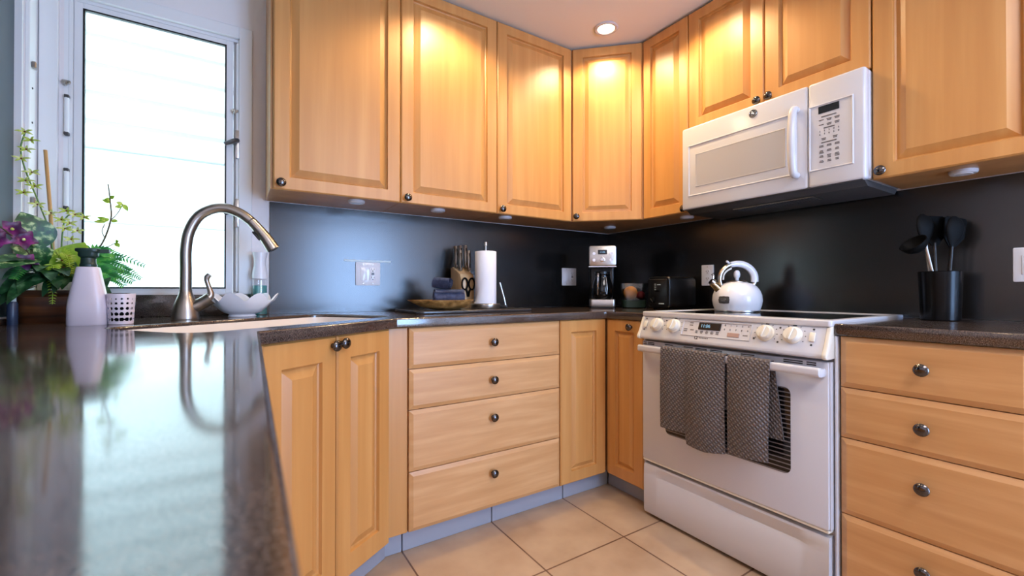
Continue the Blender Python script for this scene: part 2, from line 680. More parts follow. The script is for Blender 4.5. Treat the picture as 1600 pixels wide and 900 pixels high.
for z in (1.655, 1.355):
    p = obj('latch_plate', box(-2.2615, -2.2445, -.016, -.008, z - .062, z + .062, .003, 2), 'steel', win)
    bb = tube([(-2.253, -.02, z + .015), (-2.268, -.034, z + .006), (-2.300, -.036, z - .012)], [.009, .010, .007], 8)
    lathe([(0, 0), (.009, 0), (.009, .014), (0, .014)], 12, bb, at(-2.253, -.012, z + .015) @ FRONT)
    obj('latch_lever', bb, 'grey', p)
for x, z in ((-2.79, 1.79), (-2.262, 1.80)):
    bb = box(x - .012, x + .012, -.022, -.008, z - .006, z + .006, .003, 1)
    box(x - .004, x + .004, -.026, -.014, z - .014, z + .002, .002, 1, bb)
    obj('keeper', bb, 'steel', win)

# side window with dark pane next to the corner
w2 = thing('window_2', '', '', (0, 0, 0))
del w2['label'], w2['category']
w2['kind'] = 'structure'
b_ = box(XL, XL + .012, -.112, -.062, .998, 2.30, .002, 1)
struct('casing', b_, 'white', w2)
b_ = box(XL, XL + .006, -.058, -.002, .998, 2.30, .002, 1)
struct('trim_board', b_, 'white', w2)
struct('jamb', box(XL - .06, XL - .002, -.128, -.1125, lz0 + .001, lz1 - .001), 'white', w2)
struct('pane', box(XL - .03, XL - .02, ly0 + .001, -.129, lz0 + .001, lz1 - .001), 'darkpane', w2)
for z in (1.80, 1.33):
    obj('keeper', box(XL + .012, XL + .024, -.100, -.078, z - .012, z + .012, .003, 1), 'steel', w2)
for z in (1.72, 1.60, 1.25):
    obj('screw_cap', lathe([(0, 0), (.004, 0), (.003, .002), (0, .002)], 10, mtx=at(XL + .012, -.088, z) @ Matrix.Rotation(R(90), 4, 'Y')), 'grey', w2)

# siding of the house outside
b_ = bmesh.new()
for i in range(9):
    z = 1.86 + i * .17
    prism([(1.25, z), (1.17, z), (1.195, z + .128), (1.25, z + .128)], 'x', -5.0, 0.5, 0, b_)
box(-5, .5, 1.25, 1.35, 1.42, 3.45, bm=b_)
box(-5, .5, 1.185, 1.25, 1.42, 1.838, bm=b_)
struct('wall_outside', b_, 'siding')
struct('wall_outside_groove_shade', box(-5, .5, 1.243, 1.2495, 1.84, 3.40), 'groove_shade')  # grey sheet in the grooves, painted as their shade
struct('wall_outside_low', box(-5, .5, 1.1, 1.35, -.1, 1.40), 'siding')

# ------------------------------------------------------------------ cabinets
def panel_front(w_, h_, st=.058, rl=.052, bv=.025):
    return rings_front(w_, h_, [(0, 0, .020), (0, 0, .005), (.005, .005, 0), (st, rl, 0), (st + .003, rl + .003, .011), (st + .008, rl + .008, .0145),
                                (st + .008 + bv, rl + .008 + bv, .0015), (st + .010 + bv, rl + .010 + bv, .0015)])


def slab_front(w_, h_):
    return rings_front(w_, h_, [(0, 0, .020), (0, 0, .007), (.014, .014, .001), (.016, .016, 0)])


KN = [(0, 0), (.008, 0), (.006, .006), (.006, .012), (.012, .014), (.0175, .018), (.0178, .022), (.014, .027), (.007, .0295), (0, .030)]


def knob(parent, x, z, y=0.0, material='knob'):
    return obj('knob', lathe(KN, 20, mtx=at(x, y, z) @ FRONT), material, parent)


def door(parent, x0, x1, z0, z1, kx=None, kz_=None, st=.058, rl=.052, bv=.028, km='knob'):
    d_ = obj('door', panel_front(x1 - x0, z1 - z0, st, rl, bv), 'wood_v', parent, (x0, 0, z0), 20)
    if kx is not None:
        knob(d_, kx - x0, kz_ - z0, 0, km)
    return d_


def drawer(parent, x0, x1, z0, z1, kx, kz_):
    d_ = obj('drawer', slab_front(x1 - x0, z1 - z0), 'wood_h', parent, (x0, 0, z0), 20)
    knob(d_, kx - x0, kz_ - z0)
    return d_


UB, UT = 1.4203, 2.434
G = .0015
YU = -.303
uc = 'maple wall cabinets'
# three wall cabinets over the back counter
labs = ['maple wall cabinet beside the window, end panel exposed', 'maple wall cabinet above the outlet under the pale strip, spotlight on its top',
        'maple wall cabinet above the paper towel, next to the angled corner cabinet']
xs = [-2.1363, -1.6187, -1.1015, -.594]
kx = [-2.108, -1.590, -1.077]
for i in range(3):
    t = thing('wall_cabinet', labs[i], 'cabinet', (xs[i], YU, 0), 0, uc)
    W_ = xs[i + 1] - xs[i]
    obj('carcass', box(.0006 if i else -.008, W_ - .0006, .0205, -YU - .007, UB + .002, UT, .0015, 1), 'wood_in', t)
    door(t, G, W_ - G, UB, UT - .001, kx[i] - xs[i], 1.445)
# angled corner wall cabinet
ca = math.atan2(-(.5815 - .303), (.594 - .303))
cl = math.hypot(.594 - .303, .5815 - .303)
t = thing('corner_wall_cabinet', 'angled maple wall cabinet filling the corner under the ceiling lamp', 'cabinet', (-.594, YU, 0), ca, uc)
pts = [(-.5935, -.0068), (-.5935, -.3095), (-.5955 + .012, -.312 + .014), (-.303 + .014, -.5815 + .012)]
pts = [(-.5930, -.007), (-.5930, -.288), (-.288, -.5805), (-.007, -.5805), (-.007, -.007)]
b_ = prism(pts, 'z', UB + .002, UT)
inv = (at(-.594, YU, 0) @ Matrix.Rotation(ca, 4, 'Z')).inverted()
bmesh.ops.transform(b_, matrix=inv, verts=b_.verts)
obj('carcass', b_, 'wood_in', t)
door(t, .004, cl - .004, UB, UT - .001, .028, 1.448)
# narrow wall cabinet, the pair above the microwave, the big one
XU = -.303
t = thing('narrow_wall_cabinet', 'narrow maple wall cabinet between the angled corner cabinet and the microwave', 'cabinet', (XU, -.5815, 0), -PI / 2, uc)
obj('carcass', box(.0006, .2895, .0205, .296, UB + .002, UT, .0015, 1), 'wood_in', t)
door(t, G, .2915 - G, UB, UT - .001, .274, 1.438, st=.05)
t = thing('over_microwave_cabinet', 'short two-door maple wall cabinet directly above the white microwave', 'cabinet', (XU, -.874, 0), -PI / 2, uc)
obj('carcass', box(.0006, .7608, .0205, .296, 1.836, UT, .0015, 1), 'wood_in', t)
door(t, G, .3805 - G, 1.834, UT - .001, .355, 1.858)
door(t, .3805 + G, .762 - G, 1.834, UT - .001, .405, 1.860)
t = thing('wide_wall_cabinet', 'maple wall cabinet on the far side of the microwave, above the utensil crock', 'cabinet', (XU, -1.6375, 0), -PI / 2, uc)
obj('carcass', box(.0006, .425, .0205, .296, UB + .002, UT, .0015, 1), 'wood_in', t)
door(t, G, .425 - G, UB, UT - .001, .028, 1.446)

# base cabinets
ZD, ZB = .8708, .0739
bc = 'maple base cabinets'
t = thing('sink_base_cabinet', 'maple two-door base cabinet set at an angle under the sink', 'cabinet', (-2.203, -.938, 0), ang, bc)
obj('carcass', box(-.03, .524, .0205, .05, kz + .001, ZD, .001, 1), 'wood_in', t)
door(t, 0, .2605, ZB - .003, ZD, .243, .842, rl=.075)
door(t, .2635, .524, ZB - .003, ZD, .281, .846, rl=.075)
t = thing('drawer_base_cabinet', 'maple base cabinet with four drawers below the knife block', 'cabinet', (-1.6908, -.6235, 0), 0, bc)
obj('carcass', box(-.002, .7508, .0205, .06, kz + .001, ZD, .001, 1), 'wood_in', t)
obj('filler_strip', box(-.078, -.003, .012, .06, kz + .001, ZD, .002, 1), 'wood_v', t)
lv = [.0739, .3075, .5485, .7085, .8708]
kn = [.227, .468, .630, .793]
for i in range(4):
    drawer(t, G, .7508 - G, lv[i] + G, lv[i + 1] - G, .375, kn[i])
t = thing('corner_base_cabinet', 'maple corner base cabinet with two narrow doors beside the white range', 'cabinet', (-.9385, -.6235, 0), 0, bc)
b_ = box(.0006, .29, .0205, .06, kz + .001, ZD, .001, 1)
box(.324, .36, -.245, .04, kz + .001, ZD, .001, 1, b_)
obj('carcass', b_, 'wood_in', t)
door(t, G, .300, ZB, ZD, st=.066, rl=.058, bv=.022)
d_ = door(t, 0, .237, ZB, ZD, .165, .838, st=.056, rl=.058, bv=.022)
d_.location = (.3029, -.0035, ZB)
d_.rotation_euler = (0, 0, -PI / 2)
t = thing('side_drawer_cabinet', 'maple four-drawer base cabinet beyond the range, under the utensil crock', 'cabinet', (-.6356, -1.6565, 0), -PI / 2, bc)
obj('carcass', box(0.0, .403, .0205, .62, kz + .001, ZD, .001, 1), 'wood_in', t)
kn2 = [.227, .461, .627, .793]
for i in range(4):
    drawer(t, G, .403 - G, lv[i] + G, lv[i + 1] - G, .201, kn2[i])
t = thing('peninsula_base_cabinet', 'maple base cabinet run below the foreground counter', 'cabinet', (-2.28, -3.15, 0), PI / 2, bc)
obj('carcass', box(0, 2.165, .0205, .08, kz + .001, ZD, .001, 1), 'wood_in', t)
for i in range(4):
    door(t, i * .525 + G, (i + 1) * .525 - G, ZB, ZD, i * .525 + (.49 if i % 2 == 0 else .035), .84)

# ------------------------------------------------------------------ countertops, sink
ZC = .910
n_ = Vector((-math.sin(ang), math.cos(ang), 0))
dd = Vector((math.cos(ang), math.sin(ang), 0))
C0 = Vector((-1.975, -.785, 0))


def sk(a, e):
    p = C0 + dd * a + n_ * e
    return (p.x, p.y)


S0, S1, E0, E1 = -.40, .40, .095, .515


def sink_loop(g):
    return [sk(*q) for q in rrect(S0 - g, S1 + g, E0 - g, E1 + g, .07 + g, 6)]


outer = [(-2.869, -3.2), (-2.262, -3.2), (-2.257, -2.3), (-2.211, -.958), (-1.742, -.633), (-.672, -.633), (-.650, -.640), (-.645, -.665), (-.645, -.8815),
         (-.001, -.8815), (-.001, -.001), (-2.869, -.001)]
ct = obj('countertop', flat_curve([outer, sink_loop(0)], .872, ZC, .006), 'counter', ang=30)
tag(ct, 'dark speckled solid surface countertop with the sink, wrapping from the foreground to the range', 'countertop')
b_ = box(-2.869, -2.128, -.014, -.0005, ZC, .9985, .003, 2)
tag(obj('upstand', b_, 'counter'), 'low dark speckled upstand on the countertop under the window', 'upstand')
b_ = box(-2.8690, -2.857, -2.0, -.0145, ZC, .9285, .003, 2)
tag(obj('upstand', b_, 'counter'), 'very low dark speckled upstand behind the plant pot, along the side wall', 'upstand')
ct2 = obj('countertop', flat_curve([[(-.645, -1.6465), (-.001, -1.6465), (-.001, -2.075), (-.645, -2.075)]], .872, ZC, .006), 'counter', ang=30)
tag(ct2, 'short dark speckled countertop beyond the range holding the utensil crock', 'countertop')

lo = []
for g, z in ((-.002, .898), (-.004, .86), (-.008, .76), (-.02, .735), (-.05, .722), (-.12, .718)):
    lo.append([(p[0], p[1], z) for p in [sk(*q) for q in rrect(S0 - g * 0 + abs(g), S1 - abs(g), E0 + abs(g), E1 - abs(g), .07 + (.0 if abs(g) < .03 else .02), 6)]])
outl = [[(p[0], p[1], z) for p in [sk(*q) for q in rrect(S0 + abs(g), S1 - abs(g), E0 + abs(g), E1 - abs(g), .07, 6)]] for g, z in ((.12, .70), (.012, .705), (.0012, .74), (.0012, .898))]
t = obj('sink', loft(outl + lo, True, True), 'sink')
tag(t, 'ivory undermount sink bowl let into the dark countertop', 'sink')
p = C0 + n_ * .32
obj('drain', lathe([(0, 0), (.04, 0), (.042, .003), (.034, .004), (.03, .001), (0, .001)], 24, mtx=at(p.x, p.y, .7185)), 'steel', t)

# backsplashes
t = tag(obj('backsplash', box(-2.1275, -.001, -.0065, -.0005, ZC + .0005, 1.4195), 'splash'), 'dark laminate backsplash behind the knife block and paper towel', 'backsplash')
t = obj('backsplash', box(-.0065, -.0005, -2.6, -.0072, ZC + .0005, 1.4190), 'splash')
tag(t, 'dark laminate backsplash behind the range and kettle', 'backsplash')

# ------------------------------------------------------------------ ceiling lamps and puck lights
lamp_labels = ['round recessed ceiling lamp lit above the angled corner cabinet', 'recessed ceiling lamp lighting the cabinet above the outlet with the pale strip',
               'recessed ceiling lamp lighting the cabinet above the microwave', 'recessed ceiling lamp over the middle of the kitchen floor']
for (x, y), lb, wt in zip(LAMPS, lamp_labels, LAMP_W):
    t = thing('recessed_lamp', lb, 'ceiling lamp', (x, y, CZ), 0, 'recessed ceiling lamps')
    obj('trim_ring', lathe([(.044, -.001), (.046, -.007), (.058, -.008), (.064, -.004), (.064, -.0005), (.05, -.0005)], 36), 'enamel', t)
    obj('lens', lathe([(0, -.004), (.043, -.003), (.044, -.001), (0, -.001)], 36), 'lens', t)
    l = bpy.data.lights.new('recessed_bulb', 'SPOT')
    l.energy = wt
    l.color = (1.0, 0.74, 0.42)
    l.spot_size = R(140)
    l.spot_blend = 0.5
    l.shadow_soft_size = 0.04
    o = bpy.data.objects.new('recessed_bulb', l)
    C.objects.link(o)
    o.location = (x, y, CZ - .02)

pl = [((-1.798, -.23), 'white puck light under the wall cabinet beside the window'), ((-1.405, -.23), 'white puck light under the second wall cabinet from the window'),
      ((-1.008, -.229), 'white puck light under the wall cabinet above the paper towel'), ((-.245, -.265), 'white puck light under the angled corner cabinet'),
      ((-.175, -.775), 'white puck light under the narrow cabinet next to the microwave'), ((-.189, -1.851), 'white puck light under the cabinet above the utensil crock')]
pk0 = None
for (x, y), lb in pl:
    if pk0 is None:
        pk0 = thing('puck_light', lb, 'puck light', (x, y, UB + .0018), 0, 'puck lights under the wall cabinets')
        obj('housing', lathe([(0, 0), (.036, 0), (.036, -.008), (.033, -.012), (.024, -.012)], 32), 'enamel2', pk0)
        obj('lens', lathe([(.024, -.0115), (.023, -.0135), (0, -.014)], 32), 'ceramic', pk0)
    else:
        dup(pk0, (x, y, UB + .0018), 0, lb)

# ------------------------------------------------------------------ range
rg = thing('electric_range', 'white slide-in electric range with knobs, clock and two towels on its oven handle', 'range', (-.655, -.8835, 0), -PI / 2)
b_ = box(.004, .756, .032, .640, .0, .880, .003, 1)
obj('body', b_, 'enamel', rg)
obj('plinth', box(.02, .74, .05, .60, FZ, .0), 'black', rg)
# cooktop
b_ = frame_bm(0, 1, 0, 1, .1, 0, 1)
b_.free()
b_ = flat_curve([rrect(-.002, .762, -.008, .645, .012, 4), rrect(.028, .732, .055, .615, .01, 4)], .898, .920, .005)
ck = obj('cooktop', b_, 'enamel', rg)
obj('glass_top', box(.0275, .7325, .0545, .6155, .905, .9165), 'blackgl', ck)
# control panel
PR = [(.002, .9015), (-.004, .893), (-.030, .832), (-.040, .812), (-.041, .803), (-.034, .797), (.031, .797), (.031, .9015)]
cp = obj('control_panel', prism(PR, 'x', .012, .748, .0025, seg=2), 'enamel2', rg)
PE = [(.003, .9018), (-.006, .893), (-.032, .832), (-.044, .812), (-.045, .802), (-.036, .795), (.033, .795), (.033, .9018)]
for x0, x1 in ((-.001, .0125), (.7475, .761)):
    obj('end_cap', prism(PE, 'x', x0, x1, .003), 'cream', cp)
sl = math.atan2(.026, .061)       # lean of the panel face
nrm = Vector((0, -math.cos(sl), math.sin(sl)))
upv = Vector((0, math.sin(sl), math.cos(sl)))


def onp(x, s, out=0.0):
    """point on the sloping face: s metres down the face from its top edge"""
    p = Vector((x, -.004, .893)) - upv * s + nrm * out
    return p


def face_m(x, s, out=0.0):
    m_ = Matrix(((1, 0, 0), (0, -nrm.y, upv.y), (0, -nrm.z, upv.z))).to_4x4()
    m_.translation = onp(x, s, out)
    return m_


KP = [(0, 0), (.030, 0), (.030, .004), (.026, .007), (.0245, .019), (.022, .023), (0, .024)]
for x in (.094, .181, .563, .653):
    k = obj('control_knob', lathe(KP, 30, mtx=face_m(x, .032) @ FRONT), 'cream', cp)
    b_ = box(-.0045, .0045, -.0275, -.022, -.020, .022, .002, 2)
    bmesh.ops.transform(b_, matrix=face_m(x, .032) @ Matrix.Rotation(R(12), 4, 'Y'), verts=b_.verts)
    obj('grip', b_, 'cream', k)
b_ = bmesh.new()
for x in (.094, .181, .563, .653):
    for i in range(9):
        a = R(-120 + i * 30)
        add(b_, box(-.0013, .0013, -.0012, 0, -.0013, .0013), face_m(x + .038 * math.sin(a), .032 - .036 * math.cos(a)))
    add(b_, box(-.006, .006, -.0012, 0, -.0016, .0016), face_m(x, -.0045 + .001))
for x, s in ((.137, .010), (.608, .008), (.608, .060), (.525, .054), (.027, .006), (.712, .006), (.712, .060), (.027, .058)):
    add(b_, box(-.003, .003, -.0012, 0, -.003, .003, .001, 1), face_m(x, s))
obj('dial_print', b_, 'inkd', cp)
for x in (.030, .712):
    b_ = box(-.009, .009, -.006, 0, -.017, .015, .003, 2)
    bmesh.ops.transform(b_, matrix=face_m(x, .032), verts=b_.verts)
    obj('rocker_switch', b_, 'cream', cp)
# clock module
b_ = frame_bm(.222, .512, -.066, .0, .004, -.003, .001, bev=.001)
bmesh.ops.transform(b_, matrix=face_m(0, .002), verts=b_.verts)
obj('keypad_frame', b_, 'enamel2', cp)
b_ = box(.297, .392, -.0035, .001, -.038, -.009, .001, 1)
bmesh.ops.transform(b_, matrix=face_m(0, .0), verts=b_.verts)
ds = obj('clock_display', b_, 'screen', cp)
b_ = text_bm('11:06', .019)
bmesh.ops.transform(b_, matrix=face_m(.328, .0235, .0038), verts=b_.verts)
obj('clock_digits', b_, 'digit', ds)
b_ = bmesh.new()
for i in range(10):
    tb = text_bm(str(i), .009)
    add(b_, tb, face_m(.408 + (i % 5) * .0225, .013 + (i // 5) * .017, .0006))
rnd = random.Random(3)
for i in range(7):
    x = .292 + i * .0225
    if i < 5:
        for q in range(3):
            ww = rnd.uniform(.004, .007)
            add(b_, box(-ww, ww, -.0008, 0, -.0013, .0013), face_m(x, .044 + q * .0045))
for x, s in ((.262, .012), (.262, .022), (.270, .042), (.240, .040), (.240, .048)):
    add(b_, box(-.008, .008, -.0008, 0, -.002, .002), face_m(x, s))
add(b_, box(-.009, .009, -.0008, 0, -.0015, .0015), face_m(.492, .048))
obj('keypad_print', b_, 'ink', cp)
b_ = box(.424, .470, -.003, .001, -.058, -.042, .001, 1)
bmesh.ops.transform(b_, matrix=face_m(0, 0), verts=b_.verts)
kb = obj('cancel_button', b_, 'button', cp)
# maker's mark under the clock: a ring with a tail and a run of small letters
b_ = bmesh.new()
s = bmesh.new()
s.free()
ringp = [(.296 + .006 * math.cos(2 * PI * i / 16), 0, .006 * math.sin(2 * PI * i / 16)) for i in range(17)]
s = tube(ringp, .0012, 6, 1)
add(b_, s, face_m(0, .0735, .0006))
add(b_, box(.299, .306, -.001, 0, -.007, -.005), face_m(0, .0735))
for i in range(6):
    add(b_, box(-.0022, .0022, -.0008, 0, -.0022, .0018), face_m(.312 + i * .0068, .0735))
obj('maker_mark', b_, 'inkd', cp)
# oven door
od = obj('oven_door', prism([(q[0], q[1]) for q in rrect(.006, .754, .246, .785, .006, 3)], 'y', -.012, .030, .003), 'enamel', rg)
obj('door_edge_strip', box(.006, .754, -.010, .028, .236, .2455, .002, 1), 'cream', od)
for x0, x1 in ((.003, .0055), (.7545, .757)):
    obj('side_strip', box(x0, x1, -.004, .030, .246, .785), 'enamel2', od)
for x0, x1 in ((-.009, -.001), (.761, .7685)):
    obj('side_trim', box(x0, x1, .014, .05, .02, .87, .002, 1), 'enamel2', rg)
b_ = prism(rrect(.132, .642, .388, .684, .022, 6), 'y', -.0135, -.010)
obj('oven_window', b_, 'ovenglass', od)
for x0, x1, z in ((.012, .030, .772), (.036, .072, .772), (.036, .072, .779), (.012, .030, .779), (.13, .17, .779), (.225, .268, .779), (.280, .330, .779), (.280, .330, .772),
                  (.345, .395, .779), (.345, .395, .772), (.470, .520, .779), (.470, .520, .772), (.62, .68, .779), (.62, .68, .772), (.692, .72, .779), (.692, .72, .772)):
    obj('vent_slot', box(x0, x1, -.0135, -.011, z - .0018, z + .0018), 'dark', od)
HB = [(-.038, .738), (-.052, .740), (-.058, .747), (-.058, .764), (-.052, .770), (-.038, .769)]
hd = prism(HB, 'x', .014, .746, .003, seg=3)
for x0, x1 in ((.012, .040), (.720, .748)):
    box(x0, x1, -.048, -.010, .738, .765, .005, 2, hd)
obj('handle', hd, 'enamel', od)
# storage drawer
b_ = prism([(.028, -.002), (-.004, -.002), (-.008, .010), (-.008, .160), (.006, .170), (.002, .188), (-.006, .214), (-.002, .221), (.028, .221)], 'x', .090, .670)
DP = [(.028, -.002), (-.004, -.002), (-.008, .010), (-.008, .158), (-.0075, .172), (-.007, .190), (-.006, .214), (-.002, .221), (.028, .221)]
b1 = loft([[(x, p[0], p[1]) for p in P_] for x, P_ in ((.008, DP), (.070, DP), (.100, [(.028, -.002), (-.004, -.002), (-.008, .010), (-.008, .160), (.006, .170), (.002, .188), (-.006, .214), (-.002, .221), (.028, .221)]),
           (.660, [(.028, -.002), (-.004, -.002), (-.008, .010), (-.008, .160), (.006, .170), (.002, .188), (-.006, .214), (-.002, .221), (.028, .221)]), (.690, DP), (.752, DP))])
b_.free()
obj('storage_drawer', b1, 'enamel', rg)

# ------------------------------------------------------------------ dish towels on the oven handle
def drape(name, cols, back, label, group):
    """cols: (x, front bottom z, forward bulge); a sheet over the handle bar with some thickness"""
    s = bmesh.new()
    prof = 16
    grid = []
    for x, zb, bu, zk in cols:
        col = []
        for i in range(prof + 1):                   # front, bottom to top
            tt = i / prof
            z = zb + (.768 - zb) * tt
            y = -.0645 - bu * math.sin(PI * min(1, .15 + tt * .85)) - .003 * (1 - tt)
            col.append((x + .004 * (1 - tt) * math.sin(x * 60), y, z))
        for a in (150, 110, 70, 30):                # over the bar
            col.append((x, -.0475 + .0170 * math.cos(R(a)), .7690 + .0080 * math.sin(R(a))))
        for i in range(1, 9):
            tt = i / 8
            col.append((x + back * tt, -.0305 + .006 * tt, .762 - (.762 - zk) * tt))
        grid.append([s.verts.new(p) for p in col])
    for a, c in zip(grid, grid[1:]):
        for i in range(len(a) - 1):
            s.faces.new((a[i], c[i], c[i + 1], a[i + 1]))
    bmesh.ops.recalc_face_normals(s, faces=s.faces)
    bmesh.ops.solidify(s, geom=s.faces[:], thickness=.0032)
    o = obj(name, s, 'towel', None, None, 60)
    o.location = rg.location
    o.rotation_euler = rg.rotation_euler
    tag(o, label, 'towel', group)
    return o


def cols_a():
    out = []
    for i in range(31):
        f = i / 30
        x = .147 + f * .290
        if f < .45:
            g = f / .45
            out.append((x + .016 * 0, .432 + .004 * g, .004 + .006 * math.sin(PI * g), .56))
        else:
            g = (f - .45) / .55
            out.append((x, .398 - .012 * math.sin(PI * g) + .008 * g, .003 + .018 * math.sin(PI * min(1, g * 1.05)) ** .4 if g > 0 else .003, .56))
    return out


def cols_b():
    out = []
    for i in range(21):
        g = i / 20
        out.append((.4475 + g * .152, .412 + .012 * g, .004 + .012 * math.sin(PI * g), .50))
    return out


drape('dish_towel', cols_a(), .0, 'grey waffle dish towel with two uneven folds on the oven handle, nearer the corner', 'dish towels on the oven handle')
drape('dish_towel', cols_b(), .028, 'grey waffle dish towel hanging in one panel, longer fold over the oven window stripes', 'dish towels on the oven handle')

# ------------------------------------------------------------------ microwave
mw = thing('microwave', 'white over-the-range microwave mounted under the short cabinet', 'microwave', (-.352, -.8745, 0), -PI / 2)
z0, z1 = 1.4196, 1.8285
obj('body', box(.002, .7595, .036, .344, z0 + .006, z1 - .001, .006, 2), 'enamel', mw)
md = obj('door', box(.0, .5735, -.004, .035, z0, z1, .010, 3), 'enamel', mw)
b_ = rings_front(.500, .256, [(0, 0, -.0035), (.003, .003, -.0075), (.006, .006, -.0075), (.009, .009, -.0035), (.02, .02, -.0035)])
obj('door_bezel', b_, 'enamel2', md, (.036, 0, 1.481))
M['mwglass'] = mat('pale_mesh_window', (176, 174, 176), 0.22)
b_ = rings_front(.418, .164, [(0, 0, -.0034), (.003, .003, -.0062), (.007, .007, -.0050), (.009, .009, -.0050)])
obj('door_window', b_, 'mwglass', md, (.077, 0, 1.523))
hd = tube([(.536, -.008, 1.742), (.536, -.036, 1.735), (.536, -.048, 1.68), (.536, -.052, 1.61), (.536, -.048, 1.54), (.536, -.036, 1.485), (.536, -.008, 1.478)],
          [.013, .014, .015, .0155, .015, .014, .013], 14)
obj('handle', hd, 'enamel', md)
b_ = lathe([(0, 0), (.0175, 0), (.0175, .002), (.016, .0025), (0, .0025)], 32, mtx=at(.360, -.0035, 1.790) @ FRONT)
bd = obj('round_badge', b_, 'inkd', md)
b_ = tube([(.360 + .0145 * math.cos(2 * PI * i / 28), -.0063, 1.790 + .0145 * math.sin(2 * PI * i / 28)) for i in range(29)], .0011, 6, 1)
for k in range(4):
    a = PI / 4 + k * PI / 2
    q = [(.360 + r_ * math.cos(a + o_), -.0063, 1.790 + r_ * math.sin(a + o_)) for r_, o_ in ((.002, .6), (.006, .5), (.009, .1), (.0095, -.35), (.0065, -.5), (.005, -.1))]
    tube(q, .001, 6, 3, b_)
obj('badge_script', b_, 'chrome', bd)
mc = obj('control_side', box(.5755, .7615, -.004, .035, z0, z1, .010, 3), 'enamel', mw)
b_ = rings_front(.150, .258, [(0, 0, -.0035), (.003, .003, -.0075), (.005, .005, -.0075), (.008, .008, -.0045), (.02, .02, -.0045)])
obj('keypad_panel', b_, 'enamel2', mc, (.577, 0, 1.480))
obj('display', box(.612, .682, -.0062, -.004, 1.700, 1.728, .001, 1), 'screen', mc)
b_ = bmesh.new()
rnd = random.Random(5)


def bar(x, z, w_, h_=.0028):
    box(x - w_ / 2, x + w_ / 2, -.0056, -.0044, z - h_ / 2, z + h_ / 2, bm=b_)


bar(.647, 1.686, .050, .004)
for zz in (1.674, 1.656):
    for x in (.622, .648, .674):
        bar(x, zz, .016)
        if x > .64:
            bar(x, zz - .005, .013)
bar(.648, 1.641, .036, .004)
for i in range(10):
    tb = text_bm(str((i + 1) % 10), .0085)
    add(b_, tb, at(.617 + (i % 5) * .0155, -.0050, 1.631 - (i // 5) * .0125))
for x in (.630, .668):
    bar(x, 1.602, .015)
    bar(x, 1.597, .012)
bar(.647, 1.586, .050, .004)
for r_ in range(4):
    for x in (.622, .648, .674):
        for q in range(2 if (r_ + int(x * 100)) % 3 else 3):
            bar(x, 1.575 - r_ * .0195 - q * .0048, rnd.uniform(.010, .016))
obj('keypad_print', b_, 'ink', mc)
un_ = obj('underside', prism([(.0, z0 - .0005), (.02, z0 - .0005), (.05, z0 - .018), (.32, z0 - .018), (.342, z0 - .0005), (.342, z0 + .005), (.0, z0 + .005)], 'x', .012, .750, .001), 'grey', mw)
b_ = box(.22, .56, .075, .16, z0 - .022, z0 - .0182, .001, 1)
g_ = obj('grease_filter', b_, 'nickel', un_)
b_ = bmesh.new()
for i in range(30):
    box(.226 + i * .011, .231 + i * .011, .08, .155, z0 - .0235, z0 - .0222, bm=b_)
obj('filter_mesh', b_, 'grey', g_)

# ------------------------------------------------------------------ wall plates
def plate(name, label, cat, loc, rotz, gangs, group=None):
    """gangs: list of 'rocker', 'gfci', 'duplex'"""
    t = thing(name, label, cat, loc, rotz, group)
    W_ = .074 if len(gangs) == 1 else .122
    obj('cover_plate', prism(rrect(-W_ / 2, W_ / 2, -.0585, .0585, .004, 3), 'y', -.006, 0, .002), 'ceramic', t)
    for i, g in enumerate(gangs):
        x = (i - (len(gangs) - 1) / 2) * .046
        if g == 'rocker':
            obj('rocker', prism(rrect(x - .0165, x + .0165, -.033, .033, .002, 2), 'y', -.0085, -.0055, .001), 'ceramic', t)
        elif g == 'gfci':
            s_ = obj('socket', prism(rrect(x - .0165, x + .0165, -.033, .033, .002, 2), 'y', -.0078, -.0055, .001), 'ceramic', t)
            b_ = bmesh.new()
            for zz in (-.021, .021):
                for dx in (-.006, .006):
                    box(x + dx - .0012, x + dx + .0012, -.0082, -.0076, zz - .001, zz + .007, bm=b_)
                lathe([(0, 0), (.0028, 0), (.0028, .0006), (0, .0006)], 10, b_, at(x, -.0077, zz - .0065) @ FRONT)
            obj('socket_holes', b_, 'dark', s_)
            b_ = box(x - .007, x + .007, -.0095, -.0075, -.0055, -.001)
            box(x - .007, x + .007, -.0095, -.0075, .001, .0055, bm=b_)
            obj('test_buttons', b_, 'inkd', s_)
        else:
            for zz in (-.0195, .0195):
                s_ = obj('socket', lathe([(0, 0), (.0165, 0), (.0165, .0015), (.0155, .0022), (0, .0022)], 24, mtx=at(x, -.0058, zz) @ FRONT), 'ceramic', t)
                b_ = bmesh.new()
                for dx in (-.006, .006):
                    box(x + dx - .0012, x + dx + .0012, -.0085, -.0078, zz - .001, zz + .007, bm=b_)
                lathe([(0, 0), (.0028, 0), (.0028, .0006), (0, .0006)], 10, b_, at(x, -.0079, zz - .0065) @ FRONT)
                obj('socket_holes', b_, 'dark', s_)
        for zz in (-.048, .048):
            obj('screw', lathe([(0, 0), (.003, 0), (.002, .001), (0, .001)], 10, mtx=at(x, -.0058, zz) @ FRONT), 'steel', t)
    return t


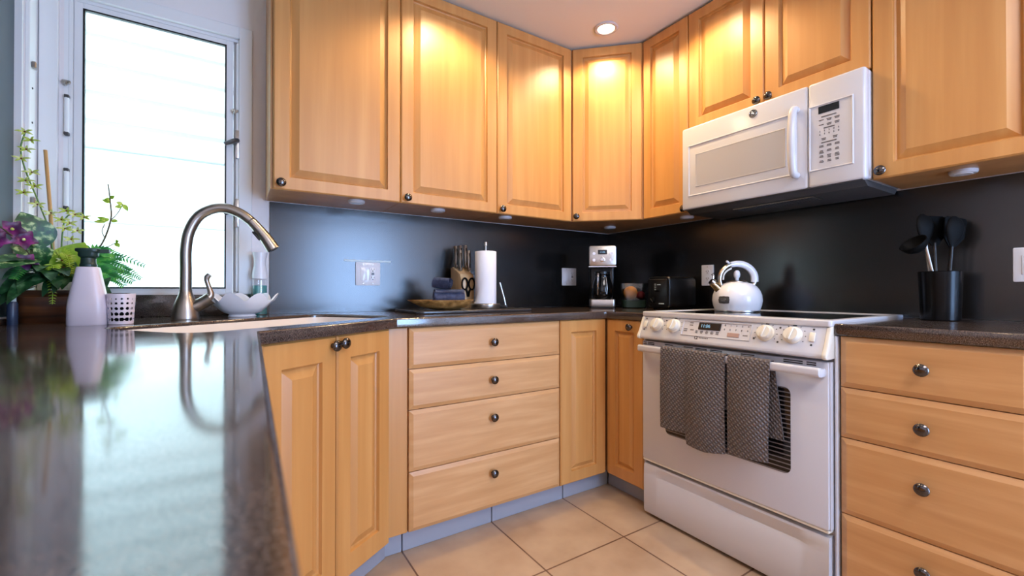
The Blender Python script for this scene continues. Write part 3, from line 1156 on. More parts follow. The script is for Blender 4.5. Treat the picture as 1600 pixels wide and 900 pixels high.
plate('wall_outlet', 'double white wall plate with switch and outlet below the pale strip', 'wall outlet', (-1.690, -.0068, 1.1005), 0, ['rocker', 'gfci'])
plate('wall_outlet', 'double white wall plate with switch and outlet beside the coffee maker', 'wall outlet', (-.367, -.0068, 1.108), 0, ['rocker', 'gfci'])
plate('wall_outlet', 'single white duplex outlet partly hidden by the kettle spout', 'wall outlet', (-.0068, -.790, 1.102), -PI / 2, ['duplex'])
plate('wall_switch', 'white rocker switch plate on the dark backsplash beyond the utensil crock', 'wall switch', (-.0068, -1.972, 1.104), -PI / 2, ['rocker'])
t = obj('adhesive_strip', box(-1.806, -1.573, -.0095, -.0068, 1.1605, 1.1705, .001, 1), 'tape')
tag(t, 'thin pale strip stuck on the backsplash above the double outlet', 'strip')

# ------------------------------------------------------------------ faucet
t = thing('kitchen_faucet', 'brushed nickel pull-down gooseneck faucet behind the sink', 'faucet', (-2.414, -.262, ZC), R(-10))
obj('base', lathe([(0, 0), (.044, 0), (.045, .004), (.043, .012), (.041, .03), (.036, .055), (.027, .080), (.0205, .098), (.0195, .104), (.0195, .108), (0, .108)], 32), 'nickel', t)
obj('gooseneck', tube([(0, 0, .105), (0, 0, .18), (.000, 0, .26), (.010, 0, .325), (.038, 0, .382), (.082, 0, .413), (.128, 0, .418), (.172, 0, .402), (.206, 0, .376)], .0185, 20, 8), 'nickel', t)
obj('collar', tube([(.2045, 0, .3775), (.2085, 0, .3735)], .0176, 20, 1), 'dark', t)
sh = obj('spray_head', tube([(.208, 0, .374), (.235, 0, .342), (.262, 0, .305), (.284, 0, .268)], [.0185, .0195, .0225, .0245], 20, 6), 'nickel', t)
dv = Vector((.284 - .262, 0, .268 - .305)).normalized()
q = Vector((0, 0, 1)).rotation_difference(dv).to_matrix().to_4x4()
obj('nozzle', lathe([(0, 0), (.020, 0), (.020, .002), (.017, .003), (0, .003)], 24, mtx=at(.2842, 0, .2678) @ q), 'grey', sh)
b_ = box(-.004, .004, -.010, .010, -.02, .02, .003, 2)
bmesh.ops.transform(b_, matrix=at(.226, 0, .318) @ Matrix.Rotation(R(-38), 4, 'Y'), verts=b_.verts)
obj('spray_button', b_, 'dark', sh)
b_ = tube([(.018, 0, .040), (.050, 0, .058), (.078, 0, .078)], [.026, .0225, .0235], 20, 6)
lv_ = obj('lever_hub', b_, 'nickel', t)
b_ = tube([(.072, 0, .080), (.078, 0, .092), (.072, 0, .118), (.065, 0, .142), (.066, 0, .156), (.074, 0, .166)], [.017, .011, .008, .008, .010, .009], 14, 6)
obj('lever', b_, 'nickel', lv_)

# ------------------------------------------------------------------ soap pump with sponge basket
t = thing('soap_dispenser', 'lilac white soap dispenser with dark green pump and holed sponge basket', 'soap dispenser', (-2.642, -.435, ZC), R(-6))
EL = [(0, .0455, .032), (.003, .047, .0335), (.055, .0465, .033), (.075, .0445, .032), (.125, .0355, .0285), (.172, .0270, .0235), (.177, .0255, .022), (.178, .0235, .02)]


def ell(zr, n=32, p=2.5):
    out = []
    for z, a, c in zr:
        lp = []
        for i in range(n):
            th = 2 * PI * i / n
            cx, sx_ = math.cos(th), math.sin(th)
            lp.append((a * math.copysign(abs(cx) ** (2 / p), cx), c * math.copysign(abs(sx_) ** (2 / p), sx_), z))
        out.append(lp)
    return out


obj('bottle', loft(ell(EL, 40, 3.2)), 'plastic_pump', t)
pm = obj('pump_collar', lathe([(0, .178), (.020, .178), (.0205, .186), (.0185, .189), (.0175, .205), (.020, .208), (0, .208)], 28), 'green_dark', t)
b_ = loft(ell([(.2085, .021, .018), (.212, .0235, .020), (.222, .0235, .020), (.226, .030, .022), (.233, .0305, .022), (.235, .028, .020)]))
add(b_, loft([[(x, y * k, z) for y, z in ((-.012, .222), (.012, .222), (.010, .2335), (-.010, .2335))] for x, k in ((.0, 1), (.03, .8), (.050, .55))]))
obj('pump_head', b_, 'green_dark', pm)
# basket: rows of round holes cut through its wall
b_ = bmesh.new()
nx, nz = 144, 60
H_ = .095
rows = [(.016, .0062), (.033, .0058), (.050, .0048), (.066, .0040), (.080, .0028)]
hang = [i * 24 for i in range(15)]
V = []
for j in range(nz + 1):
    z = .001 + H_ * j / nz
    k = 1 + .18 * j / nz
    V.append([b_.verts.new((.078 + .030 * k * math.cos(2 * PI * i / nx), .030 * k * math.sin(2 * PI * i / nx), z)) for i in range(nx)])
for j in range(nz):
    for i in range(nx):
        zc = .001 + H_ * (j + .5) / nz
        k = 1 + .18 * zc / H_
        a = 360 * (i + .5) / nx
        hole = any((zc - rz) ** 2 + (R((a - ha + 180) % 360 - 180) * .030 * k) ** 2 < rr ** 2 for rz, rr in rows for ha in hang)
        if not hole:
            b_.faces.new((V[j][i], V[j][(i + 1) % nx], V[j + 1][(i + 1) % nx], V[j + 1][i]))
b_.faces.new(V[0][::-1])
bmesh.ops.recalc_face_normals(b_, faces=b_.faces)
bmesh.ops.solidify(b_, geom=b_.faces[:], thickness=.0018)
bk = obj('sponge_basket', b_, 'plastic_pump', t)
sp = tag(obj('sponge', box(-.022, .022, -.014, .014, .0, .094, .004, 2), 'rubber'), 'dark sponge standing in the holed basket of the soap dispenser', 'sponge')
sp.location = (-2.642 + .078 * math.cos(R(-6)), -.435 + .078 * math.sin(R(-6)), ZC + .004)

# ------------------------------------------------------------------ shell dish, spray bottle, little blue bottle
t = thing('shell_dish', 'white scalloped shell dish beside the faucet', 'dish', (-2.235, -.195, ZC), R(-14))


def shell(inner):
    n = 64
    out = []
    for f in ([0, .25, .5, .7, .85, .95, 1.0] if not inner else [1.0, .93, .8, .6, .4, .2]):
        lp = []
        for i in range(n):
            th = 2 * PI * i / n
            wv_ = abs(math.cos(th * 3.5))
            lobe = 1 + .10 * wv_ * f
            k = (.045 + (.108 - .045) * f ** .8) * lobe
            g = (.030 + (.066 - .030) * f ** .8) * lobe
            z = .010 + .052 * f ** 1.3 + .034 * wv_ ** 1.2 * f ** 2.5
            if inner:
                k, g, z = k - .004, g - .004, z + (.004 if f < .95 else 0)
            tip = .012 * f ** 4 * (1 if abs(math.cos(th)) > .92 else 0)
            lp.append(((k + tip) * math.cos(th), g * math.sin(th), z))
        out.append(lp)
    return out


b_ = loft(shell(False) + shell(True))
obj('bowl', b_, 'ceramic', t, None, 60)
b_ = loft([[(r_ * 1.5 * math.cos(2 * PI * i / 32), r_ * math.sin(2 * PI * i / 32), z) for i in range(32)] for r_, z in ((.032, 0), (.034, .003), (.029, .012))])
obj('foot', b_, 'ceramic', t)
t = thing('spray_bottle', 'small bottle with white waisted top and teal liquid behind the shell dish', 'bottle', (-2.168, -.062, ZC), 0)
obj('clear_body', lathe([(0, 0), (.029, 0), (.030, .003), (.030, .150), (.029, .156)], 28), 'clear', t)
obj('liquid', lathe([(0, .003), (.027, .003), (.027, .128), (0, .128)], 28), 'teal', t)
obj('top', lathe([(0, .157), (.030, .157), (.0305, .165), (.028, .19), (.0225, .222), (.024, .245), (.0295, .268), (.0295, .272), (0, .274)], 28), 'ceramic', t)
t = thing('small_bottle', 'small dark blue bottle with pale cap beside the plant pot', 'bottle', (-2.836, -.315, ZC), 0)
obj('body', lathe([(0, 0), (.011, 0), (.012, .002), (.012, .066), (.009, .072), (0, .072)], 20), 'navy', t)
obj('cap', lathe([(0, .072), (.0085, .072), (.008, .088), (.004, .096), (0, .097)], 20), 'tape', t)

# ------------------------------------------------------------------ plant arrangement
pt = thing('potted_plant', 'mixed leafy plant with purple flowers in a brown pot by the window', 'plant', (-2.765, -.185, ZC), 0)
PO = Vector((-2.765, -.185, ZC))
POT = [[(p[0], p[1], z) for p in rrect(-a, a, -c, c, .03, 5)] for z, a, c in ((0, .082, .070), (.004, .084, .072), (.085, .088, .076), (.090, .092, .080), (.105, .093, .081), (.107, .090, .078), (.095, .082, .070))]
obj('pot', loft(POT), 'pot', pt)


def leaf_bm(base, tip, width, up=(0, -1, .3), sag=0.15, fold=.12, n=10, shape=.8, wav=0.0, bm=None):
    """one leaf blade from base to tip (plant coordinates), facing 'up'"""
    s = bmesh.new()
    a, c = Vector(base), Vector(tip)
    ax = (c - a)
    Ln = ax.length
    ax.normalize()
    u = Vector(up)
    u = (u - ax * u.dot(ax)).normalized()
    sd = ax.cross(u)
    rows_ = []
    for i in range(n + 1):
        t_ = i / n
        wd = width * math.sin(PI * t_ ** shape) ** .8 if 0 < t_ < 1 else width * .03
        p_ = a + ax * (Ln * t_) + u * (math.sin(PI * t_) * sag * Ln)
        row = []
        for f in (-1, -.5, 0, .5, 1):
            row.append(s.verts.new(p_ + sd * (wd * f) + u * (fold * wd * abs(f) + wav * wd * math.sin(t_ * 14 + f))))
        rows_.append(row)
    for r0, r1_ in zip(rows_, rows_[1:]):
        for q_ in range(4):
            s.faces.new((r0[q_], r0[q_ + 1], r1_[q_ + 1], r1_[q_]))
    bmesh.ops.recalc_face_normals(s, faces=s.faces)
    bmesh.ops.solidify(s, geom=s.faces[:], thickness=.0007)
    return add(bm, s) if bm is not None else s


def L3(x, y, z):
    """place in the room -> plant coordinates"""
    return Vector((x, y, z)) - PO


# variegated leaves
for (b0, t0, wd, up) in (
        ((-2.795, -.22, 1.155), (-2.842, -.235, 1.268), .052, (.35, -1, .25)),
        ((-2.80, -.25, 1.12), (-2.86, -.40, 1.075), .038, (.3, -.3, 1)),
        ((-2.80, -.21, 1.10), (-2.857, -.26, 1.155), .034, (.2, -.8, .7)),
        ((-2.77, -.23, 1.095), (-2.80, -.27, 1.165), .03, (.2, -1, .4))):
    obj('variegated_leaf', leaf_bm(L3(*b0), L3(*t0), wd, up, .06, .1, 12, .75), 'leaf_var', pt, None, 60)
# lime leaves
for (b0, t0, wd, up) in (
        ((-2.735, -.23, 1.070), (-2.690, -.245, 1.178), .060, (.1, -1, .4)),
        ((-2.725, -.23, 1.07), (-2.665, -.25, 1.135), .030, (.1, -1, .4)),
        ((-2.765, -.24, 1.08), (-2.725, -.26, 1.15), .022, (0, -1, .4))):
    obj('lime_leaf', leaf_bm(L3(*b0), L3(*t0), wd, up, .08, .1, 10, .7), 'leaf_lime', pt, None, 60)
# dark leaves around the rim
rnd = random.Random(11)
DK = [((-2.80, -.22, 1.06), (-2.862, -.33, 1.00), .026), ((-2.79, -.23, 1.07), (-2.815, -.345, 1.005), .028), ((-2.775, -.24, 1.08), (-2.745, -.345, 1.045), .026),
      ((-2.765, -.24, 1.08), (-2.71, -.325, 1.062), .024), ((-2.755, -.23, 1.09), (-2.70, -.28, 1.095), .022), ((-2.80, -.24, 1.08), (-2.86, -.31, 1.05), .024),
      ((-2.785, -.24, 1.08), (-2.775, -.35, 1.075), .022), ((-2.80, -.20, 1.06), (-2.862, -.22, 1.02), .022), ((-2.72, -.22, 1.06), (-2.62, -.25, 1.05), .020),
      ((-2.71, -.20, 1.06), (-2.60, -.20, 1.035), .020), ((-2.73, -.24, 1.05), (-2.655, -.29, 1.01), .020), ((-2.79, -.17, 1.09), (-2.82, -.12, 1.13), .024), ((-2.70, -.22, 1.04), (-2.615, -.27, .995), .022), ((-2.76, -.25, 1.06), (-2.79, -.33, 1.03), .024),
      ((-2.80, -.25, 1.09), (-2.855, -.36, 1.10), .026), ((-2.77, -.25, 1.07), (-2.73, -.34, 1.02), .022), ((-2.81, -.23, 1.03), (-2.858, -.34, .97), .022),
      ((-2.76, -.16, 1.09), (-2.74, -.08, 1.12), .024), ((-2.72, -.16, 1.08), (-2.66, -.10, 1.09), .024), ((-2.795, -.25, 1.05), (-2.835, -.36, .975), .022)]
for b0, t0, wd in DK:
    obj('dark_leaf', leaf_bm(L3(*b0), L3(*t0), wd, (.1, -.5, 1), .16, .15, 8, .8), 'leaf_dark', pt, None, 60)


for i in range(14):
    a = -2.84 + .014 * i
    b0 = (a + .01, -.225, 1.055 + .004 * (i % 4))
    t0 = (a + rnd.uniform(-.03, .035), -.30 - rnd.uniform(0, .04), .995 + .012 * (i % 6))
    obj('dark_leaf', leaf_bm(L3(*b0), L3(max(t0[0], -2.862), t0[1], t0[2]), rnd.uniform(.017, .024), (rnd.uniform(-.3, .3), -.8, 1), .18, .15, 8, .8), 'leaf_dark', pt, None, 60)
# fern fronds
def frond(pts, wd, material, nl=16):
    b_ = tube([L3(*p) for p in pts], .0012, 6, 5)
    P = smooth_path([L3(*p) for p in pts], 8)
    for i in range(2, len(P) - 1):
        f = i / (len(P) - 1)
        tn = (P[i + 1] - P[i - 1]).normalized()
        sd = tn.cross(Vector((.15, -.8, .6))).normalized()
        for sg in (-1, 1):
            ln = wd * (1 - f * .75)
            leaf_bm(P[i], P[i] + sd * sg * ln + tn * ln * .5, ln * .16, (.1, -.7, .7), .1, .05, 4, .8, 0, b_)
    return obj('fern_frond', b_, material, pt, None, 60)


frond([(-2.72, -.20, 1.06), (-2.68, -.22, 1.11), (-2.63, -.23, 1.11), (-2.575, -.235, 1.085)], .050, 'leaf_fern')
frond([(-2.72, -.20, 1.06), (-2.67, -.20, 1.12), (-2.61, -.19, 1.135), (-2.54, -.18, 1.105)], .040, 'leaf_fern')
frond([(-2.71, -.22, 1.05), (-2.66, -.25, 1.08), (-2.615, -.26, 1.065), (-2.585, -.265, 1.03)], .045, 'leaf_fern')
frond([(-2.71, -.18, 1.05), (-2.655, -.15, 1.10), (-2.60, -.13, 1.09), (-2.56, -.12, 1.06)], .04, 'leaf_fern')
frond([(-2.72, -.21, 1.05), (-2.665, -.23, 1.09), (-2.61, -.24, 1.075), (-2.565, -.245, 1.045)], .05, 'leaf_fern')
frond([(-2.72, -.20, 1.06), (-2.68, -.21, 1.14), (-2.64, -.21, 1.15), (-2.60, -.21, 1.13)], .045, 'leaf_fern')
frond([(-2.78, -.21, 1.06), (-2.80, -.25, 1.10), (-2.82, -.29, 1.09), (-2.83, -.33, 1.05)], .04, 'leaf_fern')
frond([(-2.765, -.24, 1.09), (-2.755, -.285, 1.095), (-2.752, -.302, 1.04), (-2.752, -.305, .972)], .026, 'leaf_lime')
frond([(-2.77, -.22, 1.08), (-2.74, -.27, 1.14), (-2.72, -.28, 1.11), (-2.715, -.285, 1.06)], .024, 'leaf_lime')


# purple flowers
def flower(c, size, n=5, material='petal', tilt=(.35, -1, .2), name='purple_flower'):
    b_ = bmesh.new()
    w_ = Vector(tilt).normalized()
    a_ = w_.cross(Vector((0, 0, 1))).normalized()
    e_ = w_.cross(a_)
    cc = L3(*c)
    for i in range(n):
        th = 2 * PI * i / n + .4
        di = a_ * math.cos(th) + e_ * math.sin(th)
        leaf_bm(cc, cc + di * size + w_ * size * .25, size * .42, w_, .12, .2, 7, .65, 0, b_)
    return obj(name, b_, material, pt, None, 60)


for c, s_ in (((-2.846, -.285, 1.205), .032), ((-2.824, -.275, 1.175), .034), ((-2.86, -.345, 1.165), .030), ((-2.815, -.29, 1.105), .030)):
    f_ = flower(c, s_)
    obj('flower_eye', lathe([(0, -.004), (.004, -.002), (.005, .001), (.003, .005), (0, .006)], 10, mtx=at(*L3(c[0] + .002, c[1] - .008, c[2]))), 'blossom', f_)
b_ = tube([L3(-2.79, -.22, 1.06), L3(-2.82, -.26, 1.14), L3(-2.84, -.29, 1.18), L3(-2.862, -.35, 1.215)], .002, 8, 6)
obj('flower_stem', b_, 'twig', pt)

# pale lime orchid sprays
def spray(pts, spots, rs=.0022, size=.024):
    b_ = tube([L3(*p) for p in pts], rs, 8, 6)
    st = obj('orchid_stem', b_, 'stem', pt)
    rnd = random.Random(len(pts) + len(spots))
    for p in spots:
        b_ = bmesh.new()
        cc = L3(*p)
        base = rnd.uniform(0, 2)
        for k in range(5):
            th = base + 2 * PI * k / 5
            leaf_bm(cc, cc + Vector((math.cos(th) * size, -.006, math.sin(th) * size * .55)), size * .14, (0, -1, .2), .15, .1, 5, .8, 0, b_)
        lf = obj('orchid_blossom', b_, 'blossom', pt, None, 60)
        obj('blossom_eye', lathe([(0, -.003), (.003, 0), (0, .003)], 8, mtx=at(*(cc + Vector((0, -.004, 0))))), 'berry', lf)


spray([(-2.775, -.19, 1.06), (-2.783, -.20, 1.20), (-2.812, -.20, 1.31), (-2.842, -.20, 1.41), (-2.853, -.20, 1.48), (-2.842, -.20, 1.54)],
      [(-2.842, -.205, 1.535), (-2.828, -.205, 1.510), (-2.838, -.205, 1.478), (-2.848, -.21, 1.445), (-2.825, -.205, 1.405), (-2.838, -.21, 1.375), (-2.818, -.205, 1.36), (-2.842, -.21, 1.335), (-2.812, -.205, 1.30)])
spray([(-2.76, -.19, 1.08), (-2.755, -.20, 1.20), (-2.745, -.20, 1.265), (-2.715, -.20, 1.28), (-2.69, -.20, 1.265)],
      [(-2.78, -.205, 1.275), (-2.755, -.205, 1.255), (-2.742, -.21, 1.285), (-2.722, -.205, 1.275), (-2.735, -.205, 1.245), (-2.700, -.205, 1.268), (-2.715, -.21, 1.22), (-2.73, -.21, 1.19), (-2.745, -.21, 1.225)])
spray([(-2.755, -.22, 1.07), (-2.745, -.25, 1.11), (-2.715, -.26, 1.125)], [(-2.74, -.262, 1.115), (-2.722, -.265, 1.13)], .0016, .018)
# bare twig with small leaves
b_ = tube([L3(-2.70, -.19, 1.05), L3(-2.672, -.2, 1.14), L3(-2.648, -.2, 1.20), L3(-2.632, -.2, 1.27), L3(-2.634, -.2, 1.33), L3(-2.640, -.2, 1.392)], [.0030, .0026, .0018], 6, 5)
tube([L3(-2.648, -.2, 1.20), L3(-2.655, -.2, 1.225), L3(-2.648, -.2, 1.25)], .0015, 6, 4, b_)
tube([L3(-2.632, -.2, 1.265), L3(-2.615, -.2, 1.29), L3(-2.60, -.2, 1.325)], .0015, 6, 4, b_)
tube([L3(-2.665, -.2, 1.155), L3(-2.64, -.2, 1.17), L3(-2.62, -.2, 1.185)], .0015, 6, 4, b_)
tw = obj('twig', b_, 'twig', pt)
for b0, t0 in (((-2.634, 1.325), (-2.655, 1.335)), ((-2.634, 1.34), (-2.622, 1.352)), ((-2.634, 1.335), (-2.648, 1.338)), ((-2.60, 1.322), (-2.618, 1.33)), ((-2.60, 1.325), (-2.585, 1.30)),
               ((-2.602, 1.315), (-2.622, 1.312)), ((-2.64, 1.262), (-2.668, 1.272)), ((-2.636, 1.27), (-2.655, 1.255)), ((-2.632, 1.262), (-2.612, 1.262)), ((-2.645, 1.258), (-2.675, 1.255)),
               ((-2.62, 1.185), (-2.608, 1.17)), ((-2.62, 1.187), (-2.61, 1.192)), ((-2.66, 1.14), (-2.63, 1.135))):
    obj('twig_leaf', leaf_bm(L3(b0[0], -.2, b0[1]), L3(t0[0], -.204, t0[1]), .0075, (0, -1, .5), .1, .1, 5, .8), 'leaf_lime', tw, None, 60)
obj('bamboo_stake', tube([L3(-2.772, -.19, 1.0), L3(-2.786, -.19, 1.28), L3(-2.799, -.19, 1.487)], .0052, 10, 1), 'bamboo', pt)
b_ = bmesh.new()
for i in range(12):
    c = L3(-2.745 + rnd.uniform(-.018, .018), -.265 + rnd.uniform(-.01, .01), 1.088 + rnd.uniform(-.008, .008))
    lathe([(0, -.005), (.004, -.003), (.0055, 0), (.004, .003), (0, .005)], 8, b_, at(*c))
obj('berry_cluster', b_, 'berry', pt)

# ------------------------------------------------------------------ board, wooden bowl, rolled cloths
t = obj('serving_board', flat_curve([rrect(-1.575, -.945, -.415, -.055, .03, 5)], ZC, ZC + .013, .004), 'tray')
tag(t, 'thin dark grey board lying under the wooden bowl and paper towel', 'board')
ZT = ZC + .0132
t = thing('wooden_bowl', 'boat-shaped wooden bowl with a pointed handle holding rolled cloths', 'bowl', (-1.385, -.285, ZT), R(-12))


def boat(inner):
    n = 48
    out = []
    for f in ([.0, .45, .7, .85, .95, 1.0] if not inner else [1.0, .93, .8, .6, .3]):
        lp = []
        for i in range(n):
            th = 2 * PI * i / n
            cx = math.cos(th)
            a_ = .062 + .075 * f ** .7
            c_ = .040 + .055 * f ** .7
            x = a_ * cx
            y = c_ * math.sin(th)
            if cx < -.55:
                k = (-cx - .55) / .45
                x -= .050 * k ** 1.5 * f ** 2
                y *= 1 - .35 * k * f
            z = .001 + .046 * f ** 1.8
            if inner:
                x, y, z = x * .96, y * .94, z + (.006 if f < .95 else .0)
            lp.append((x, y, z))
        out.append(lp)
    return out


obj('bowl_body', loft(boat(False) + boat(True)), 'bowlwood', t, None, 60)


def roll(name, label, c, rot, Ln, r0):
    b_ = bmesh.new()
    pts_ = []
    turns = 3.2
    n = 90
    prof_ = []
    for i in range(n + 1):
        f = i / n
        th = f * turns * 2 * PI
        r_ = r0 * (.18 + .82 * f)
        prof_.append((r_ * math.cos(th), r_ * math.sin(th) * .9))
    V0 = [b_.verts.new((-Ln / 2 + .004 * math.sin(i * .3), p[0], p[1])) for i, p in enumerate(prof_)]
    V1 = [b_.verts.new((Ln / 2 + .004 * math.cos(i * .2), p[0], p[1])) for i, p in enumerate(prof_)]
    for i in range(n):
        b_.faces.new((V0[i], V0[i + 1], V1[i + 1], V1[i]))
    bmesh.ops.solidify(b_, geom=b_.faces[:], thickness=r0 * .16)
    o = obj(name, b_, 'cloth', None, None, 70)
    o.location = c
    o.rotation_euler = rot
    tag(o, label, 'cloth', 'rolled cloths in the wooden bowl')
    return o


roll('rolled_cloth', 'blue-grey cloth roll lying lowest in the wooden bowl', (-1.365, -.275, ZT + .060), (R(70), 0, R(-16)), .145, .041)
roll('rolled_cloth', 'smaller blue-grey cloth roll perched on top of the other roll', (-1.395, -.262, ZT + .132), (R(-40), R(4), R(-48)), .085, .033)

# ------------------------------------------------------------------ knife block with knives and scissors
KX, KY = -1.220, -.150
t = thing('knife_block', 'light wooden knife block between the bowl and the paper towel', 'knife block', (KX, KY, ZT), 0)
obj('block', prism([(-.045, 0), (.085, 0), (.085, .215), (.060, .222), (-.030, .180), (-.045, .150)], 'x', -.039, .039, .003), 'blockwood', t)
ks = []
lean = R(-16)


def knife(x, y, z, Ln, label):
    k = thing('kitchen_knife', label, 'knife', (KX + x, KY + y, ZT + z), 0, 'knives in the wooden block')
    k.rotation_euler = (R(-14), R(5), 0)
    obj('handle', tube([(0, 0, .006), (0, .002, .03), (0, -.001, Ln * .6), (0, .003, Ln)], [.0105, .0092, .0105, .0120], 12, 5, sy=1.3), 'steel', k)
    obj('grip_panel', box(-.0032, .0032, -.0150, -.006, .016, Ln * .88, .002, 2), 'black', k)
    obj('bolster', box(-.0055, .0055, -.011, .011, .0015, .010, .002, 1), 'steel', k)
    return k


kl = ['kitchen knife tall in the back row of the block, nearest the wooden bowl', 'kitchen knife in the middle of the back row of the block',
      'kitchen knife at the end of the back row of the block, nearest the paper towel', 'shorter kitchen knife in the front row of the block, nearest the wooden bowl',
      'shorter kitchen knife in the front row of the block, nearest the paper towel']
for (x, y, z, Ln), lb in zip(((-.028, .036, .2125, .125), (.000, .036, .2125, .130), (.030, .036, .2125, .132), (-.020, .002, .1968, .115), (.032, .002, .1968, .115)), kl):
    knife(x, y, z, Ln, lb)
t = thing('kitchen_scissors', 'dark-handled scissors held on the front of the knife block', 'scissors', (KX, KY - .0475, ZT), 0)
for sg in (-1, 1):
    ring = [(sg * (.0205 + .0165 * math.cos(2 * PI * i / 24)), -.005, .128 + .030 * math.sin(2 * PI * i / 24)) for i in range(25)]
    h_ = obj('handle_ring', tube(ring, .0048, 8, 1), 'rubber', t)
    obj('shank', tube([(sg * .014, -.005, .102), (sg * .006, -.004, .085), (sg * .003, -.004, .060)], [.0055, .006, .004], 8, 4), 'rubber', t)

# ------------------------------------------------------------------ paper towel
PX, PY = -1.156, -.275
t = thing('paper_towel_holder', 'steel paper towel stand with weighted base and tension arm', 'paper towel holder', (PX, PY, ZT), R(-33))
obj('base', lathe([(0, 0), (.076, 0), (.078, .003), (.078, .022), (.075, .025), (0, .025)], 40), 'steel', t)
obj('rod', lathe([(0, .025), (.0055, .025), (.0055, .325), (.009, .328), (.010, .336), (.008, .346), (0, .348)], 16), 'steel', t)
b_ = tube([(.090, .0, .012), (.104, .0, .014), (.092, 0, .07), (.074, 0, .135)], .0042, 10, 4)
ar = obj('tension_arm', b_, 'steel', t)
obj('arm_foot', box(.078, .112, -.016, .016, .002, .018, .004, 2), 'black', ar)
t = thing('paper_towel_roll', 'white paper towel roll with a loose diagonal sheet on the steel stand', 'paper towel', (PX, PY, ZT + .0255), R(-33))
obj('roll', lathe([(.0085, .002), (.018, 0), (.054, 0), (.0555, .003), (.0555, .268), (.054, .271), (.018, .271), (.0085, .269)], 48), 'paper', t)
s = bmesh.new()
g_ = []
for i in range(15):
    f = i / 14
    th = R(-155 + 120 * f)
    zt = .012 + .215 * f
    col = []
    for j in range(9):
        z = .001 + (zt - .001) * j / 8
        rr = .0560 + .010 * (1 - j / 8) * (1 - f) + .001
        col.append(s.verts.new((rr * math.cos(th), rr * math.sin(th), z)))
    g_.append(col)
for a, c in zip(g_, g_[1:]):
    for j in range(8):
        s.faces.new((a[j], c[j], c[j + 1], a[j + 1]))
bmesh.ops.recalc_face_normals(s, faces=s.faces)
bmesh.ops.solidify(s, geom=s.faces[:], thickness=.0008)
obj('loose_sheet', s, 'paper', t, None, 60)

# ------------------------------------------------------------------ coffee maker
t = thing('coffee_maker', 'black and steel drip coffee maker standing in the corner', 'coffee maker', (-.318, -.270, ZC), R(-43))
b_ = prism(rrect(-.078, .078, -.10, .11, .015, 4), 'z', .0, .010, .002)
prism(rrect(-.078, .078, .035, .11, .015, 4), 'z', .0, .365, .004, b_)
obj('body', b_, 'black', t)
obj('base', prism(rrect(-.079, .079, -.101, .033, .018, 5), 'z', .010, .052, .003), 'steel', t)
hd = obj('brew_head', prism(rrect(-.079, .079, -.09, .034, .018, 5), 'z', .250, .375, .004), 'black', t)
fc = obj('face_plate', prism(rrect(-.080, .080, .256, .378, .012, 4), 'y', -.100, -.088, .003), 'steel', hd)
obj('lower_trim', box(-.084, .084, -.102, -.06, .247, .2555, .002, 1), 'chrome', fc)
sc_ = obj('clock_screen', box(-.027, .027, -.1035, -.1002, .325, .352, .001, 1), 'screen', fc)
obj('clock_digits', text_bm('11:06', .014), 'digit', sc_, (0, -.1040, .3385))
obj('dial', lathe([(0, 0), (.015, 0), (.014, .008), (.011, .009), (0, .009)], 24, mtx=at(0, -.0998, .292) @ FRONT), 'chrome', fc)
for x in (-.050, .050):
    for z in (.290, .330):
        obj('button', lathe([(0, 0), (.0095, 0), (.009, .004), (0, .0045)], 20, mtx=at(x, -.0998, z) @ FRONT), 'chrome', fc)
b_ = lathe([(0, .0535), (.050, .0535), (.060, .065), (.066, .10), (.062, .14), (.050, .18), (.046, .195), (.049, .205), (.046, .207), (.043, .196)], 32, mtx=at(0, -.035, 0))
cf = obj('carafe', b_, 'blackgl', t)
obj('carafe_lid', lathe([(0, .2075), (.047, .2075), (.047, .222), (.02, .226), (0, .226)], 28, mtx=at(0, -.035, 0)), 'black', cf)
b_ = tube([(-.024, -.088, .208), (-.026, -.118, .206), (-.027, -.126, .18), (-.028, -.122, .12), (-.029, -.104, .085)], .0095, 12, 6)
hn = obj('carafe_handle', b_, 'black', cf)
b_ = tube([(-.0255, -.1265, .207), (-.027, -.135, .18), (-.028, -.131, .12), (-.029, -.112, .083)], .0062, 10, 6)
obj('handle_strip', b_, 'chrome', hn)
b_ = tube([(.020, -.086, .19), (.026, -.099, .13), (.024, -.099, .085)], [.003, .0035, .003], 8, 6)
obj('carafe_reflection', b_, 'steel', cf)  # thin strip modelled as a reflection on the carafe glass

# ------------------------------------------------------------------ fruit container
t = thing('fruit_container', 'smoky clear open container of fruit beside the toaster', 'container', (-.205, -.425, ZC), R(-38))


def sq(a, c, z):
    return [(p[0], p[1], z) for p in rrect(-a, a, -c, c, .02, 4)]


obj('clear_wall', loft([sq(.066, .052, .048), sq(.078, .062, .150), sq(.0795, .0635, .151), sq(.077, .061, .150), sq(.064, .050, .048)], False, False), 'smoke', t)
obj('base', loft([sq(.058, .046, 0), sq(.066, .053, .006), sq(.069, .055, .047), sq(.063, .049, .047), sq(.058, .044, .012)]), 'green_dark', t)
o1 = obj('orange', lathe([(.042 * math.sin(PI * i / 16), -.042 * math.cos(PI * i / 16)) for i in range(17)], 28), 'orange')
tag(o1, 'bright orange inside the smoky fruit container', 'orange')
o1.location = (-.222, -.415, ZC + .091)
o2 = obj('plum', lathe([(.027 * math.sin(PI * i / 14), -.027 * math.cos(PI * i / 14)) for i in range(15)], 24), 'plum')
tag(o2, 'dark red plum beside the orange in the fruit container', 'plum')
o2.location = (-.186, -.462, ZC + .076)

